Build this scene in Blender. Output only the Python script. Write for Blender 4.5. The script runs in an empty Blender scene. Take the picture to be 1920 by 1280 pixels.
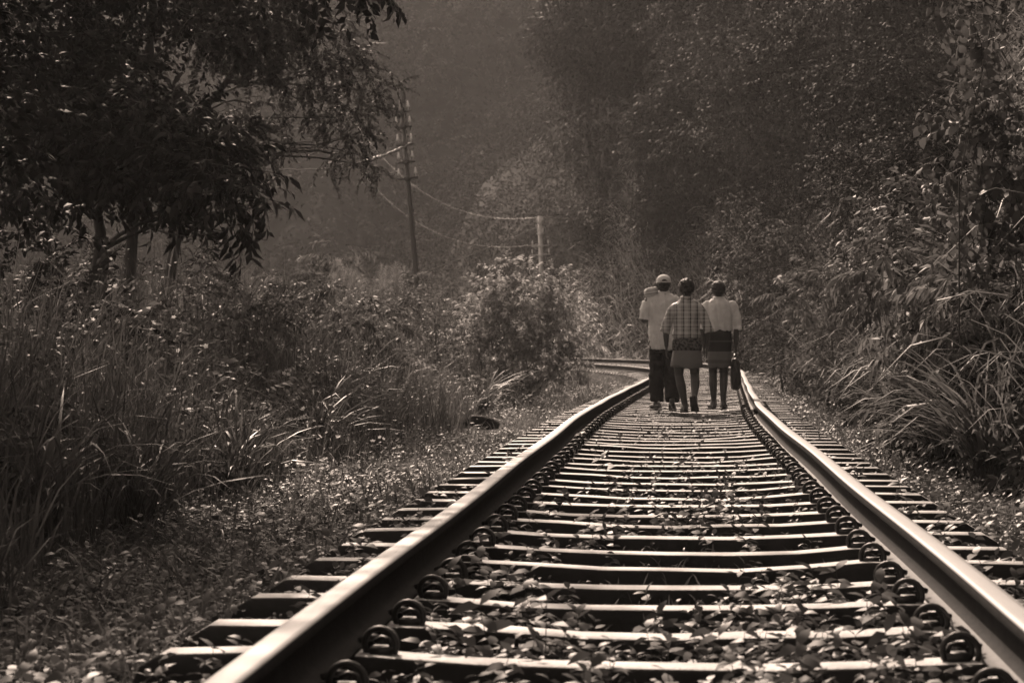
import bpy, math, random
import numpy as np
from mathutils import Vector, Matrix

random.seed(7)
RNG = np.random.default_rng(11)
R = math.radians
scene = bpy.context.scene
COL = scene.collection

# ------------------------------------------------------------------ camera
CAM_Z = 0.82
FPX = 4400.0                      # focal length in pixels of the 1920 wide photograph
cam_data = bpy.data.cameras.new('camera')
cam = bpy.data.objects.new('camera', cam_data)
COL.objects.link(cam)
cam.location = (0, 0, CAM_Z)
cam.rotation_euler = (R(90), 0, 0)
cam_data.sensor_width = 36.0
cam_data.lens = 36.0 * FPX / 1920.0
cam_data.clip_start = 0.1
cam_data.clip_end = 2000
cam_data.dof.use_dof = True
cam_data.dof.focus_distance = 15.0
cam_data.dof.aperture_fstop = 8.0
scene.camera = cam

# ------------------------------------------------------------------ sky, sun, exposure (sepia daylight)
SUN_EL, SUN_AZ = R(38), R(-13)    # ahead of the camera and a little to the left
TINT = (1.0, 0.80, 0.66, 1)
world = bpy.data.worlds.new('World')
scene.world = world
world.use_nodes = True
nt = world.node_tree
nt.nodes.clear()
sky = nt.nodes.new('ShaderNodeTexSky')
sky.sky_type = 'NISHITA'
sky.sun_disc = False
sky.sun_elevation = SUN_EL
sky.sun_rotation = SUN_AZ
sky.air_density = 1.5
sky.dust_density = 3.0
bw = nt.nodes.new('ShaderNodeRGBToBW')
tn = nt.nodes.new('ShaderNodeMix'); tn.data_type = 'RGBA'; tn.blend_type = 'MULTIPLY'
tn.inputs[0].default_value = 1.0
tn.inputs[7].default_value = TINT
bg = nt.nodes.new('ShaderNodeBackground')
bg.inputs[1].default_value = 0.15
wo = nt.nodes.new('ShaderNodeOutputWorld')
nt.links.new(sky.outputs[0], bw.inputs[0])
nt.links.new(bw.outputs[0], tn.inputs[6])
nt.links.new(tn.outputs[2], bg.inputs[0])
nt.links.new(bg.outputs[0], wo.inputs[0])

sun_d = bpy.data.lights.new('sun', 'SUN')
sun_d.energy = 5.0
sun_d.angle = R(0.5)
sun_d.color = (1.0, 0.80, 0.66)
sun = bpy.data.objects.new('sun', sun_d)
COL.objects.link(sun)
sdir = Vector((math.sin(SUN_AZ) * math.cos(SUN_EL), math.cos(SUN_AZ) * math.cos(SUN_EL), math.sin(SUN_EL)))
sun.rotation_euler = sdir.to_track_quat('Z', 'Y').to_euler()
sun.location = (-10, 30, 42)

scene.view_settings.view_transform = 'Standard'
scene.view_settings.look = 'None'
scene.view_settings.gamma = 1
scene.view_settings.use_curve_mapping = False
scene.view_settings.exposure = 0.58
cy = scene.cycles
cy.max_bounces = 5
cy.diffuse_bounces = 3
cy.glossy_bounces = 2
cy.transmission_bounces = 4
cy.volume_bounces = 0
cy.transparent_max_bounces = 6
cy.sample_clamp_indirect = 4.0
cy.use_denoising = True

# ------------------------------------------------------------------ helpers
def vnoise(P, seed=0):
    """value noise in [-1, 1] at points P (n,3)"""
    P = np.asarray(P, float)
    i = np.floor(P).astype(np.int64)
    f = P - i
    f = f * f * (3 - 2 * f)
    def h(a, b, c):
        n = (a * 73856093) ^ (b * 19349663) ^ (c * 83492791) ^ (seed * 2654435761)
        n = (n ^ (n >> 13)) * 1274126177
        n = n ^ (n >> 16)
        return (n & 0xFFFF) / 32767.5 - 1.0
    r = 0
    for dx in (0, 1):
        for dy in (0, 1):
            for dz in (0, 1):
                w = (f[:, 0] if dx else 1 - f[:, 0]) * (f[:, 1] if dy else 1 - f[:, 1]) * (f[:, 2] if dz else 1 - f[:, 2])
                r = r + w * h(i[:, 0] + dx, i[:, 1] + dy, i[:, 2] + dz)
    return r

def fbm(P, seed=0, oct=3):
    P = np.asarray(P, float)
    r, a = 0, 1.0
    for k in range(oct):
        r = r + a * vnoise(P, seed + k * 17)
        P = P * 2.03
        a *= 0.5
    return r

def fbm2(x, y, seed=0, oct=3):
    x = np.asarray(x, float)
    return fbm(np.stack([x, np.broadcast_to(y, x.shape), np.zeros_like(x)], -1).reshape(-1, 3), seed, oct).reshape(x.shape)

class MB:
    """collects triangles, links them as ONE mesh object"""
    def __init__(s):
        s.V, s.F, s.M, s.T, s.n = [], [], [], [], 0
    def add(s, V, F, mat=0, tone=1.0):
        V = np.asarray(V, float).reshape(-1, 3)
        F = np.asarray(F, np.int64).reshape(-1, 3)
        s.V.append(V); s.F.append(F + s.n)
        s.M.append(np.full(len(F), mat) if np.isscalar(mat) else np.asarray(mat))
        s.T.append(np.full(len(V), tone) if np.isscalar(tone) else np.asarray(tone))
        s.n += len(V)
        return s
    def mesh(s, name, mats, smooth=False):
        V = np.concatenate(s.V); F = np.concatenate(s.F); M = np.concatenate(s.M); T = np.concatenate(s.T)
        me = bpy.data.meshes.new(name)
        me.vertices.add(len(V)); me.vertices.foreach_set('co', V.astype(np.float32).ravel())
        me.loops.add(len(F) * 3); me.loops.foreach_set('vertex_index', F.astype(np.int32).ravel())
        me.polygons.add(len(F))
        me.polygons.foreach_set('loop_start', np.arange(0, len(F) * 3, 3, dtype=np.int32))
        me.polygons.foreach_set('loop_total', np.full(len(F), 3, dtype=np.int32))
        me.polygons.foreach_set('material_index', M.astype(np.int32))
        if smooth:
            me.polygons.foreach_set('use_smooth', np.ones(len(F), dtype=bool))
        for m in (mats if isinstance(mats, (list, tuple)) else [mats]):
            me.materials.append(m)
        a = me.attributes.new('tone', 'FLOAT', 'POINT')
        a.data.foreach_set('value', T.astype(np.float32))
        me.update(calc_edges=True)
        me.validate()
        return me
    def build(s, name, mats, parent=None, smooth=False, loc=None):
        return link(name, s.mesh(name, mats, smooth), parent, loc)

def link(name, me, parent=None, loc=None):
    o = bpy.data.objects.new(name, me)
    COL.objects.link(o)
    if parent is not None:
        o.parent = parent
    if loc is not None:
        o.location = loc
    return o

def thing(name, label, cat, loc=(0, 0, 0), rz=0.0, group=None):
    o = bpy.data.objects.new(name, None)
    COL.objects.link(o)
    o.empty_display_size = 0.2
    o.location = loc
    o.rotation_euler = (0, 0, rz)
    return tag(o, label, cat, group)

def tag(o, label, cat, group=None):
    o['label'] = label
    o['category'] = cat
    if group:
        o['group'] = group
    return o

def kind(o, k, label=None, cat=None):
    o['kind'] = k
    if label: o['label'] = label
    if cat: o['category'] = cat
    return o

def copy_tree(o, parent=None):
    c = o.copy()
    COL.objects.link(c)
    c.parent = parent
    for ch in [x for x in CHILD.get(o.name, [])]:
        copy_tree(ch, c)
    return c
CHILD = {}

def grid_faces(nu, nv, closed=False):
    """faces of a grid of nu x nv vertices (v fastest)"""
    F = []
    i = np.arange(nu - 1)[:, None]
    j = np.arange(nv if closed else nv - 1)[None, :]
    a = i * nv + j
    b = i * nv + (j + 1) % nv
    c = (i + 1) * nv + (j + 1) % nv
    d = (i + 1) * nv + j
    return np.stack([np.stack([a, d, c], -1), np.stack([a, c, b], -1)], 2).reshape(-1, 3)

def tube(pts, radii, sides=8, cap=True):
    pts = np.asarray(pts, float)
    n = len(pts)
    radii = np.broadcast_to(np.asarray(radii, float), (n,))
    t = np.gradient(pts, axis=0)
    t /= np.linalg.norm(t, axis=1)[:, None] + 1e-9
    up = np.array([0, 0, 1.0]) if abs(t[0, 2]) < 0.9 else np.array([1.0, 0, 0])
    V = []
    x = np.cross(up, t[0]); x /= np.linalg.norm(x)
    for k in range(n):
        x = x - t[k] * np.dot(x, t[k]); x /= np.linalg.norm(x) + 1e-9
        y = np.cross(t[k], x)
        a = np.linspace(0, 2 * np.pi, sides, endpoint=False)
        V.append(pts[k] + radii[k] * (np.cos(a)[:, None] * x + np.sin(a)[:, None] * y))
    V = np.concatenate(V)
    F = [grid_faces(n, sides, True)[:, ::-1]]
    if cap:
        V = np.concatenate([V, pts[:1], pts[-1:]])
        j = np.arange(sides)
        F.append(np.stack([(j + 1) % sides, j, np.full(sides, n * sides)], -1)[:, ::-1][:, ::-1])
        o = (n - 1) * sides
        F.append(np.stack([o + j, o + (j + 1) % sides, np.full(sides, n * sides + 1)], -1))
    return V, np.concatenate(F)

def loft(rings, seg=28, power=2.0, fold=None):
    """rings: (cx, cy, cz, rx, ry); closed at both ends"""
    V = []
    a = np.linspace(0, 2 * np.pi, seg, endpoint=False)
    ca, sa = np.cos(a), np.sin(a)
    e = 2.0 / power
    for k, (cx, cyy, cz, rx, ry) in enumerate(rings):
        f = 1.0 if fold is None else fold(a, cz)
        V.append(np.stack([cx + rx * f * np.sign(ca) * np.abs(ca) ** e, cyy + ry * f * np.sign(sa) * np.abs(sa) ** e,
                           np.full(seg, cz)], -1))
    n = len(rings)
    V = np.concatenate(V + [np.array([rings[0][:3]]), np.array([rings[-1][:3]])])
    j = np.arange(seg)
    F = [grid_faces(n, seg, True)[:, ::-1]]
    F.append(np.stack([(j + 1) % seg, j, np.full(seg, n * seg)], -1))
    o = (n - 1) * seg
    F.append(np.stack([o + j, o + (j + 1) % seg, np.full(seg, n * seg + 1)], -1))
    return V, np.concatenate(F)

def capsule(p0, p1, r0, r1, sides=14):
    p0, p1 = np.asarray(p0, float), np.asarray(p1, float)
    d = p1 - p0
    L = np.linalg.norm(d) + 1e-9
    d = d / L
    ang = np.linspace(-np.pi / 2, 0, 5)
    pts, rad = [], []
    for q in ang[:-1]:
        pts.append(p0 + d * r0 * math.sin(q)); rad.append(max(r0 * math.cos(q), 1e-4))
    pts.append(p0); rad.append(r0)
    pts.append(p1); rad.append(r1)
    for q in ang[::-1][1:]:
        pts.append(p1 - d * r1 * math.sin(q)); rad.append(max(r1 * math.cos(q), 1e-4))
    return tube(pts, rad, sides)

def ellipsoid(c, r, seg=20, n=12):
    rings = []
    for q in np.linspace(-np.pi / 2 + 0.12, np.pi / 2 - 0.12, n):
        rings.append((c[0], c[1], c[2] + r[2] * math.sin(q), r[0] * math.cos(q), r[1] * math.cos(q)))
    return loft(rings, seg)

def box(c, s, rot=0.0):
    x, y, z = s[0] / 2, s[1] / 2, s[2] / 2
    V = np.array([[-x, -y, -z], [x, -y, -z], [x, y, -z], [-x, y, -z], [-x, -y, z], [x, -y, z], [x, y, z], [-x, y, z]])
    if rot:
        c_, s_ = math.cos(rot), math.sin(rot)
        V = V @ np.array([[c_, s_, 0], [-s_, c_, 0], [0, 0, 1]])
    F = [[0, 2, 1], [0, 3, 2], [4, 5, 6], [4, 6, 7], [0, 1, 5], [0, 5, 4], [1, 2, 6], [1, 6, 5], [2, 3, 7], [2, 7, 6], [3, 0, 4], [3, 4, 7]]
    return V + np.asarray(c, float), np.array(F)

def px(x, y, Y):
    """point of the place at depth Y that stands at a pixel of the photograph (used once, for measuring)"""
    return np.array([(x - 960) * Y / FPX, Y, CAM_Z + (640 - y) * Y / FPX])

# ------------------------------------------------------------------ materials (grey values: the light is sepia)
def mat(name, v, rough=0.7, metal=0.0, spec=0.4, var=0.25, scale=6.0, bump=0.0, bscale=None, tone=False, trans=0.0, stretch=None):
    m = bpy.data.materials.new(name)
    m.use_nodes = True
    t = m.node_tree
    N, L = t.nodes, t.links
    p = N['Principled BSDF']
    p.inputs['Roughness'].default_value = rough
    p.inputs['Metallic'].default_value = metal
    p.inputs['Specular IOR Level'].default_value = spec
    tc = N.new('ShaderNodeTexCoord')
    no = N.new('ShaderNodeTexNoise')
    no.inputs['Scale'].default_value = scale
    no.inputs['Detail'].default_value = 6
    src = tc.outputs['Object']
    if stretch:
        mp = N.new('ShaderNodeMapping'); mp.inputs['Scale'].default_value = stretch
        L.new(src, mp.inputs[0]); src = mp.outputs[0]
    L.new(src, no.inputs['Vector'])
    mr = N.new('ShaderNodeMapRange')
    mr.inputs[1].default_value = 0.25; mr.inputs[2].default_value = 0.75
    mr.inputs[3].default_value = v * (1 - var); mr.inputs[4].default_value = v * (1 + var)
    L.new(no.outputs[0], mr.inputs[0])
    out = mr.outputs[0]
    if tone:
        at = N.new('ShaderNodeAttribute'); at.attribute_name = 'tone'
        mu = N.new('ShaderNodeMath'); mu.operation = 'MULTIPLY'
        L.new(out, mu.inputs[0]); L.new(at.outputs['Fac'], mu.inputs[1])
        out = mu.outputs[0]
    L.new(out, p.inputs['Base Color'])
    if bump:
        n2 = N.new('ShaderNodeTexNoise'); n2.inputs['Scale'].default_value = bscale or scale * 5
        n2.inputs['Detail'].default_value = 5
        L.new(src, n2.inputs['Vector'])
        b = N.new('ShaderNodeBump'); b.inputs['Strength'].default_value = bump; b.inputs['Distance'].default_value = 0.01
        L.new(n2.outputs[0], b.inputs['Height']); L.new(b.outputs[0], p.inputs['Normal'])
    if trans:
        tr = N.new('ShaderNodeBsdfTranslucent')
        L.new(out, tr.inputs[0])
        mx = N.new('ShaderNodeMixShader'); mx.inputs[0].default_value = trans
        L.new(p.outputs[0], mx.inputs[1]); L.new(tr.outputs[0], mx.inputs[2])
        L.new(mx.outputs[0], N['Material Output'].inputs[0])
    return m

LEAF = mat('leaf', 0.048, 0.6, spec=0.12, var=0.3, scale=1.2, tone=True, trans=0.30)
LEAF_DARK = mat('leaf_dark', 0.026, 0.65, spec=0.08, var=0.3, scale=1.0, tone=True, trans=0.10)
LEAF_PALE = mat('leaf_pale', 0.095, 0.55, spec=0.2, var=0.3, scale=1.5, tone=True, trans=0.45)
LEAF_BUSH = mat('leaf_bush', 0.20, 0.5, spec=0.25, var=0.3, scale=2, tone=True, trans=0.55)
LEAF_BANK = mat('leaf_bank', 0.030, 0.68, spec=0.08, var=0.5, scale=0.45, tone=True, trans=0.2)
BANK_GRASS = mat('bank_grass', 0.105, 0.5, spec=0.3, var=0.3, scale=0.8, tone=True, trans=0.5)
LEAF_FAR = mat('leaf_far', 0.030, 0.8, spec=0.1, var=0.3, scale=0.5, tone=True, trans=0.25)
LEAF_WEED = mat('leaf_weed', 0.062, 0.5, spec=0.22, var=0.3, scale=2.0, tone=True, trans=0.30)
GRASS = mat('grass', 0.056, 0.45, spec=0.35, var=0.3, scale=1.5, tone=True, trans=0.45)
DRY = mat('dry_plume', 0.20, 0.7, spec=0.2, var=0.2, scale=3, tone=True, trans=0.5)
PETAL = mat('pale_petal', 0.62, 0.6, spec=0.3, var=0.15, tone=True, trans=0.45)
BARK = mat('bark', 0.07, 0.9, spec=0.1, var=0.45, scale=9, bump=0.8, bscale=25, stretch=(1, 1, 0.25))
SOIL = mat('soil', 0.035, 0.95, spec=0.1, var=0.5, scale=3, bump=0.9, bscale=28)
HILL = mat('hill_soil', 0.022, 0.95, spec=0.1, var=0.5, scale=0.6, bump=0.6, bscale=6)
STEEL_TOP = mat('polished_steel', 0.20, 0.6, metal=0.15, spec=0.4, var=0.12, scale=3, stretch=(14, 0.35, 1))
RUST = mat('rusty_steel', 0.015, 0.85, metal=0.0, spec=0.08, var=0.4, scale=12, bump=0.35, bscale=60)
SLEEPER = mat('sleeper_steel', 0.33, 0.65, metal=0.1, spec=0.35, var=0.5, scale=5, bump=0.5, bscale=70)
SLEEPER_SIDE = mat('sleeper_rust', 0.022, 0.9, spec=0.1, var=0.4, scale=9, bump=0.4, bscale=50)
CLIP = mat('clip_iron', 0.018, 0.5, metal=0.1, spec=0.4, var=0.3, scale=20)
POLE = mat('pole_paint', 0.55, 0.6, metal=0.2, var=0.3, scale=4, bump=0.2, stretch=(1, 1, 0.2))
POLE_DARK = mat('pole_dark_paint', 0.09, 0.6, metal=0.1, var=0.3, scale=4, bump=0.2, stretch=(1, 1, 0.2))
CERAMIC = mat('porcelain', 0.65, 0.2, spec=0.6, var=0.08)
WIRE = mat('wire', 0.09, 0.5, metal=0.3, var=0.2)
CREEP = mat('vine_on_wire', 0.25, 0.6, var=0.3, trans=0.3)
SKIN = mat('dark_skin', 0.055, 0.5, spec=0.4, var=0.12, scale=10, bump=0.08, bscale=90)
HAIR = mat('black_hair', 0.018, 0.55, spec=0.4, var=0.4, scale=60, bump=0.9, bscale=160)
ROCK = mat('dark_wood', 0.02, 0.85, var=0.4, scale=8, bump=1.0, bscale=20)

# ------------------------------------------------------------------ the line of the railway
S0, DS = -8.0, 0.25
SS = np.arange(S0, 175, DS)
def heading(s):
    th = 0.070 + 0.021 * np.clip((s - 20) / 8, 0, 1)
    k = np.clip(s - 48, 0, None)
    ramp = np.clip(k / 6, 0, 1)
    return np.clip(th - ramp * k / 98.0, -1.25, 1)
TH = heading(SS)
CX = np.concatenate([[0], np.cumsum(np.sin(TH[:-1]) * DS)])
CY = np.concatenate([[0], np.cumsum(np.cos(TH[:-1]) * DS)]) + S0
CX = CX - np.interp(5.64, CY, CX) + 0.37

def track(s, u=0.0):
    """point at length s along the track, u to the right of its centre"""
    s = np.asarray(s, float)
    th = np.interp(s, SS, TH)
    return np.interp(s, SS, CX) + u * np.cos(th), np.interp(s, SS, CY) - u * np.sin(th)

def cant(s):
    return 0.10 * np.clip((np.asarray(s, float) - 42) / 22, 0, 1)

def su(X, Y):
    """nearest track length and offset of points"""
    X = np.asarray(X, float).ravel(); Y = np.asarray(Y, float).ravel()
    s = np.empty_like(X); u = np.empty_like(X)
    for a in range(0, len(X), 4000):
        sl = slice(a, a + 4000)
        d = (X[sl, None] - CX[None, ::2]) ** 2 + (Y[sl, None] - CY[None, ::2]) ** 2
        k = d.argmin(1) * 2
        th = TH[k]
        u[sl] = (X[sl] - CX[k]) * np.cos(th) - (Y[sl] - CY[k]) * np.sin(th)
        s[sl] = SS[k]
    return s, u

def smooth(x):
    x = np.clip(x, 0, 1)
    return x * x * (3 - 2 * x)

def ground_z(X, Y, s=None, u=None):
    X = np.asarray(X, float).ravel(); Y = np.asarray(Y, float).ravel()
    if s is None:
        s, u = su(X, Y)
    z = -0.10 - 0.08 * smooth((np.abs(u) - 1.2) / 0.8)
    z = z + 0.45 * smooth((-u - 2.3) / 3.0) - 1.0 * smooth((-u - 9) / 14)
    z = z + 0.03 * fbm2(X * 1.3, Y * 1.3, 3) * smooth((np.abs(u) - 1.3) / 1.0) + 0.018 * fbm2(X * 5, Y * 5, 4)
    z = z + 0.06 * smooth((u - 1.6) / 0.8)
    z = z + cant(s) * 0.5 * smooth((u + 1.5) / 1.5)
    return z

# ground: one sheet, fine close to the line, coarse far away
gx = np.unique(np.concatenate([np.linspace(-120, -12, 20), np.linspace(-12, -4, 40), np.linspace(-4, 6, 80), np.linspace(6, 14, 40), np.linspace(14, 120, 20)]))
gy = np.unique(np.concatenate([np.linspace(-9, 3, 12), np.linspace(3, 18, 100), np.linspace(18, 50, 80), np.linspace(50, 100, 40), np.linspace(100, 250, 20)]))
GX, GY = np.meshgrid(gx, gy, indexing='ij')
gz = ground_z(GX, GY)
mb = MB().add(np.stack([GX.ravel(), GY.ravel(), gz], -1), grid_faces(len(gx), len(gy)))
kind(mb.build('ground', SOIL, smooth=True), 'structure')

# near hillside: the cutting to the right of the line
def foot(s):
    return 2.15 + 0.35 * fbm2(np.asarray(s, float) * 0.18, 0, 8, 2) + 0.6 * smooth((np.asarray(s, float) - 35) / 25) + 1.5 * np.clip(np.asarray(s, float) - 87, 0, None)

def bank_z(s, u):
    s = np.asarray(s, float); u = np.asarray(u, float)
    d = np.clip(u - foot(s), 0, None)
    z = (1.75 + 0.9 * smooth((s - 48) / 14)) * np.clip(d, 0, 2.8) + 1.15 * np.clip(d - 2.8, 0, 14) + 0.5 * np.clip(d - 17, 0, None)
    z = z + (0.75 * fbm2(s * 0.35, u * 0.45, 21) + 0.25 * fbm2(s * 1.2, u * 1.2, 22)) * np.clip(d, 0, 1.5) / 1.5
    return np.where(u - foot(s) < 0, -0.3, z - 0.14)

hs = np.linspace(-7, 118, 200); hu = np.concatenate([np.linspace(1.2, 6, 40), np.linspace(6.2, 24, 50)])
HS, HU = np.meshgrid(hs, hu, indexing='ij')
hxx, hyy = track(HS, HU)
hz = bank_z(HS, HU)
mb = MB().add(np.stack([hxx.ravel(), hyy.ravel(), hz.ravel()], -1), grid_faces(len(hs), len(hu))[:, ::-1])
kind(mb.build('hillside', HILL, smooth=True), 'structure')

# the hills beyond
def hill_mesh(name, xs, ys, fz):
    A, B = np.meshgrid(xs, ys, indexing='ij')
    Z = fz(A, B)
    mb = MB().add(np.stack([A.ravel(), B.ravel(), Z.ravel()], -1), grid_faces(len(xs), len(ys)))
    return kind(mb.build(name, HILL, smooth=True), 'structure')

def mid_z(X, Y):
    hr = np.interp(X, [-9, -6, -3.4, -1.8, 4, 10, 20, 45], [0, 2.2, 7.5, 11, 15.5, 21, 26, 30])
    return hr * smooth((Y - 100 - 0.5 * np.clip(-X, 0, 50)) / 36) - 1.6 + 0.8 * fbm2(X * 0.25, Y * 0.25, 31) * smooth((Y - 98) / 10)
def far_z(X, Y):
    hr = np.interp(X, [-120, -60, -38, -28, -24, -17, -8, 10, 120], [30, 33, 35, 36, 37, 38, 39, 41, 41])
    return hr * smooth((Y - 125) / 75) - 1.8 + 1.3 * fbm2(X * 0.15, Y * 0.15, 41) * smooth((Y - 128) / 20)
hill_mesh('middle_hill', np.linspace(-12, 46, 90), np.linspace(97, 150, 60), mid_z)
hill_mesh('far_hill', np.linspace(-118, 118, 160), np.linspace(124, 246, 70), far_z)

# ------------------------------------------------------------------ haze
HAZE_D = 0.00027
hm = bpy.data.materials.new('haze')
hm.use_nodes = True
t = hm.node_tree
t.nodes.remove(t.nodes['Principled BSDF'])
pv = t.nodes.new('ShaderNodeVolumePrincipled')
pv.inputs['Color'].default_value = (0.9, 0.9, 0.9, 1)
pv.inputs['Density'].default_value = HAZE_D
pv.inputs['Anisotropy'].default_value = 0.45
t.links.new(pv.outputs[0], t.nodes['Material Output'].inputs['Volume'])
mb = MB().add(*box((0, 119, 22), (248, 262, 50)))
hz_o = mb.build('haze', hm)
kind(hz_o, 'stuff')

# ------------------------------------------------------------------ railway track
RAIL_H = 0.15
rail_prof = [(-0.064, 0.0), (-0.064, 0.010), (-0.030, 0.020), (-0.010, 0.030), (-0.008, 0.060), (-0.009, 0.098), (-0.030, 0.110),
             (-0.036, 0.117), (-0.036, 0.144), (-0.034, 0.1485), (-0.020, 0.1500), (0.0, 0.1506), (0.020, 0.1500), (0.034, 0.1485), (0.036, 0.144),
             (0.036, 0.117), (0.030, 0.110), (0.009, 0.098), (0.008, 0.060), (0.010, 0.030), (0.030, 0.020), (0.064, 0.010), (0.064, 0.0)]
TOPF = {8, 9, 10, 11, 12, 13}
tr = thing('railway_track', 'single line of worn steel rails on steel sleepers curving away to the left', 'railway track')
GU = 0.871
def rail_mesh(s0, s1, side):
    n = max(2, int((s1 - s0) / 0.5))
    s = np.linspace(s0, s1, n)
    prof = np.array(rail_prof)
    wob = 0.006 * np.sin(s * 0.9 + side) + 0.012 * np.exp(-((s - 26.5) / 2.2) ** 2) * (side > 0)
    dip = -0.012 * np.exp(-((s - 26.3) / 1.5) ** 2)
    V = []
    for k in range(n):
        u = side * GU + wob[k] + prof[:, 0]
        X, Y = track(np.full(len(prof), s[k]), u)
        Z = prof[:, 1] + dip[k] + (cant(s[k]) if side > 0 else 0.0)
        V.append(np.stack([X, Y, Z], -1))
    m = len(prof)
    F = grid_faces(n, m, True)
    # material: polished running surface, rusty sides, dusty foot
    j = np.tile(np.repeat(np.arange(m), 2), n - 1)
    M = np.where(np.isin(j, list(TOPF)), 0, np.where(np.isin(j, [0, 1, 20, 21]), 2, 1))
    V = np.concatenate(V)
    mb = MB().add(V, F[:, ::-1], M)
    for o, fl in ((0, 1), ((n - 1) * m, -1)):
        c = prof.mean(0)
        mb.add(np.concatenate([V[o:o + m], V[o:o + m].mean(0)[None]]), np.stack([np.arange(m), (np.arange(m) + 1) % m, np.full(m, m)], -1)[:, ::fl], 1)
    return mb
FOOT = mat('rail_foot_steel', 0.07, 0.75, metal=0.2, var=0.3, scale=8, bump=0.2, bscale=60)
for side, cuts in ((-1, (-6, 34.0, 150)), (1, (-6, 26.3, 150))):
    for a, b in zip(cuts[:-1], cuts[1:]):
        rail_mesh(a + 0.004, b - 0.004, side).build('rail', [STEEL_TOP, RUST, FOOT if side > 0 else RUST], tr)
# fishplates at the joints
for side, s in ((-1, 34.0), (1, 26.3)):
    mb = MB()
    for q in (-1, 1):
        u = side * GU + q * 0.022 + (0.018 if side > 0 else 0.003)
        X, Y = track(s, u)
        th = float(np.interp(s, SS, TH))
        mb.add(*box((float(X), float(Y), 0.052), (0.022, 0.62, 0.062), -th))
        for b in (-0.22, -0.09, 0.09, 0.22):
            Xb, Yb = track(s + b, u + q * 0.012)
            Xc, Yc = track(s + b, u + q * 0.034)
            mb.add(*tube([(float(Xb), float(Yb), 0.055), (float(Xc), float(Yc), 0.055)], 0.016, 6))
    mb.build('fishplate', RUST, tr)

# sleeper: pressed steel trough, dished in the middle, ends turned down
def sleeper_mesh(seed):
    rg = np.random.default_rng(seed)
    us = np.array([-1.41, -1.38, -1.33, -1.0, -0.72, -0.5, -0.25, 0, 0.25, 0.5, 0.72, 1.0, 1.33, 1.38, 1.41])
    mb = MB()
    V, M = [], []
    for u in us:
        a = abs(u)
        z = -0.030 * (1 - min(1, a / 0.75) ** 2) + 0.003 * rg.normal() * (a < 1.3)
        if a > 1.35: z -= 0.03 if a < 1.40 else 0.10
        w = 0.076 if a < 1.35 else 0.085
        jit = 0.0015 * rg.normal(size=2)
        V += [[u, -0.112, z - 0.125], [u, -0.090, z - 0.040], [u, -w - 0.004 + jit[0], z - 0.007], [u, -w + 0.004 + jit[0], z],
              [u, w - 0.004 + jit[1], z], [u, w + 0.006, z - 0.007], [u, 0.098, z - 0.040], [u, 0.118, z - 0.125]]
    F = grid_faces(len(us), 8)
    j = np.tile(np.repeat(np.arange(7), 2), len(us) - 1)
    M = np.where(j == 3, 0, 1)
    # the turned down ends are rusty too
    seg = np.repeat(np.arange(len(us) - 1), 14)
    M = np.where((seg == 0) | (seg == len(us) - 2), 1, M)
    mb.add(np.array(V), F, M)
    me = mb.mesh('sleeper', [SLEEPER, SLEEPER_SIDE])
    return me
sl_meshes = [sleeper_mesh(k) for k in range(6)]

# spring clip: an upright coil beside the rail foot with its iron shoulder
def clip_mesh(side):
    mb = MB()
    a = np.linspace(-0.5, 2 * np.pi * 1.25, 26)
    rr = 0.047 - 0.0012 * a
    V, F = tube(np.stack([np.cos(a) * rr, -0.028 + a * 0.0070, 0.018 + np.sin(a) * rr], -1), 0.0085, 6)
    mb.add(V, F)
    # the toe that presses on the rail foot
    V, F = tube([(0.0, 0.030, 0.030), (side * 0.035, 0.028, 0.034), (side * 0.062, 0.010, 0.026)], [0.0105, 0.0105, 0.009], 5)
    mb.add(V, F)
    V, F = box((-side * 0.004, 0.004, 0.002), (0.058, 0.070, 0.022))
    mb.add(V, F)
    V, F = tube([(-side * 0.030, -0.004, 0.012), (-side * 0.022, 0.0, 0.032), (-side * 0.002, 0.004, 0.036), (side * 0.018, 0.006, 0.026)], 0.0075, 6)
    mb.add(V, F)
    return mb.mesh('rail_clip', CLIP, True)
clip_r, clip_l = clip_mesh(1), clip_mesh(-1)

SPACING = 0.652
s = 4.88 - 0.652
k = 0
rg = random.Random(5)
sleeper_s = []
while s < 112:
    X, Y = track(s, 0.0)
    th = float(np.interp(s, SS, TH))
    o = link('sleeper', sl_meshes[k % 6], tr)
    c = float(cant(s))
    o.location = (float(X), float(Y), -0.002 + c / 2 + rg.uniform(-0.004, 0.004))
    o.rotation_euler = (rg.uniform(-0.012, 0.012), -math.atan2(c, 1.742), -th + rg.uniform(-0.008, 0.008))
    sleeper_s.append(s)
    if s < 58:
        for u, me in ((-GU + 0.118, clip_l), (GU - 0.118, clip_r)):
            cl = link('rail_clip', me, o)
            cl.location = (u, rg.uniform(-0.006, 0.006), 0.004)
            cl.rotation_euler = (0, 0, rg.uniform(-0.12, 0.12))
        if s < 30:
            for u, me in ((-GU - 0.118, clip_r), (GU + 0.118, clip_l)):
                cl = link('rail_clip', me, o)
                cl.location = (u, 0, 0.004)
    s += SPACING + rg.uniform(-0.025, 0.025)
    k += 1

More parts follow.
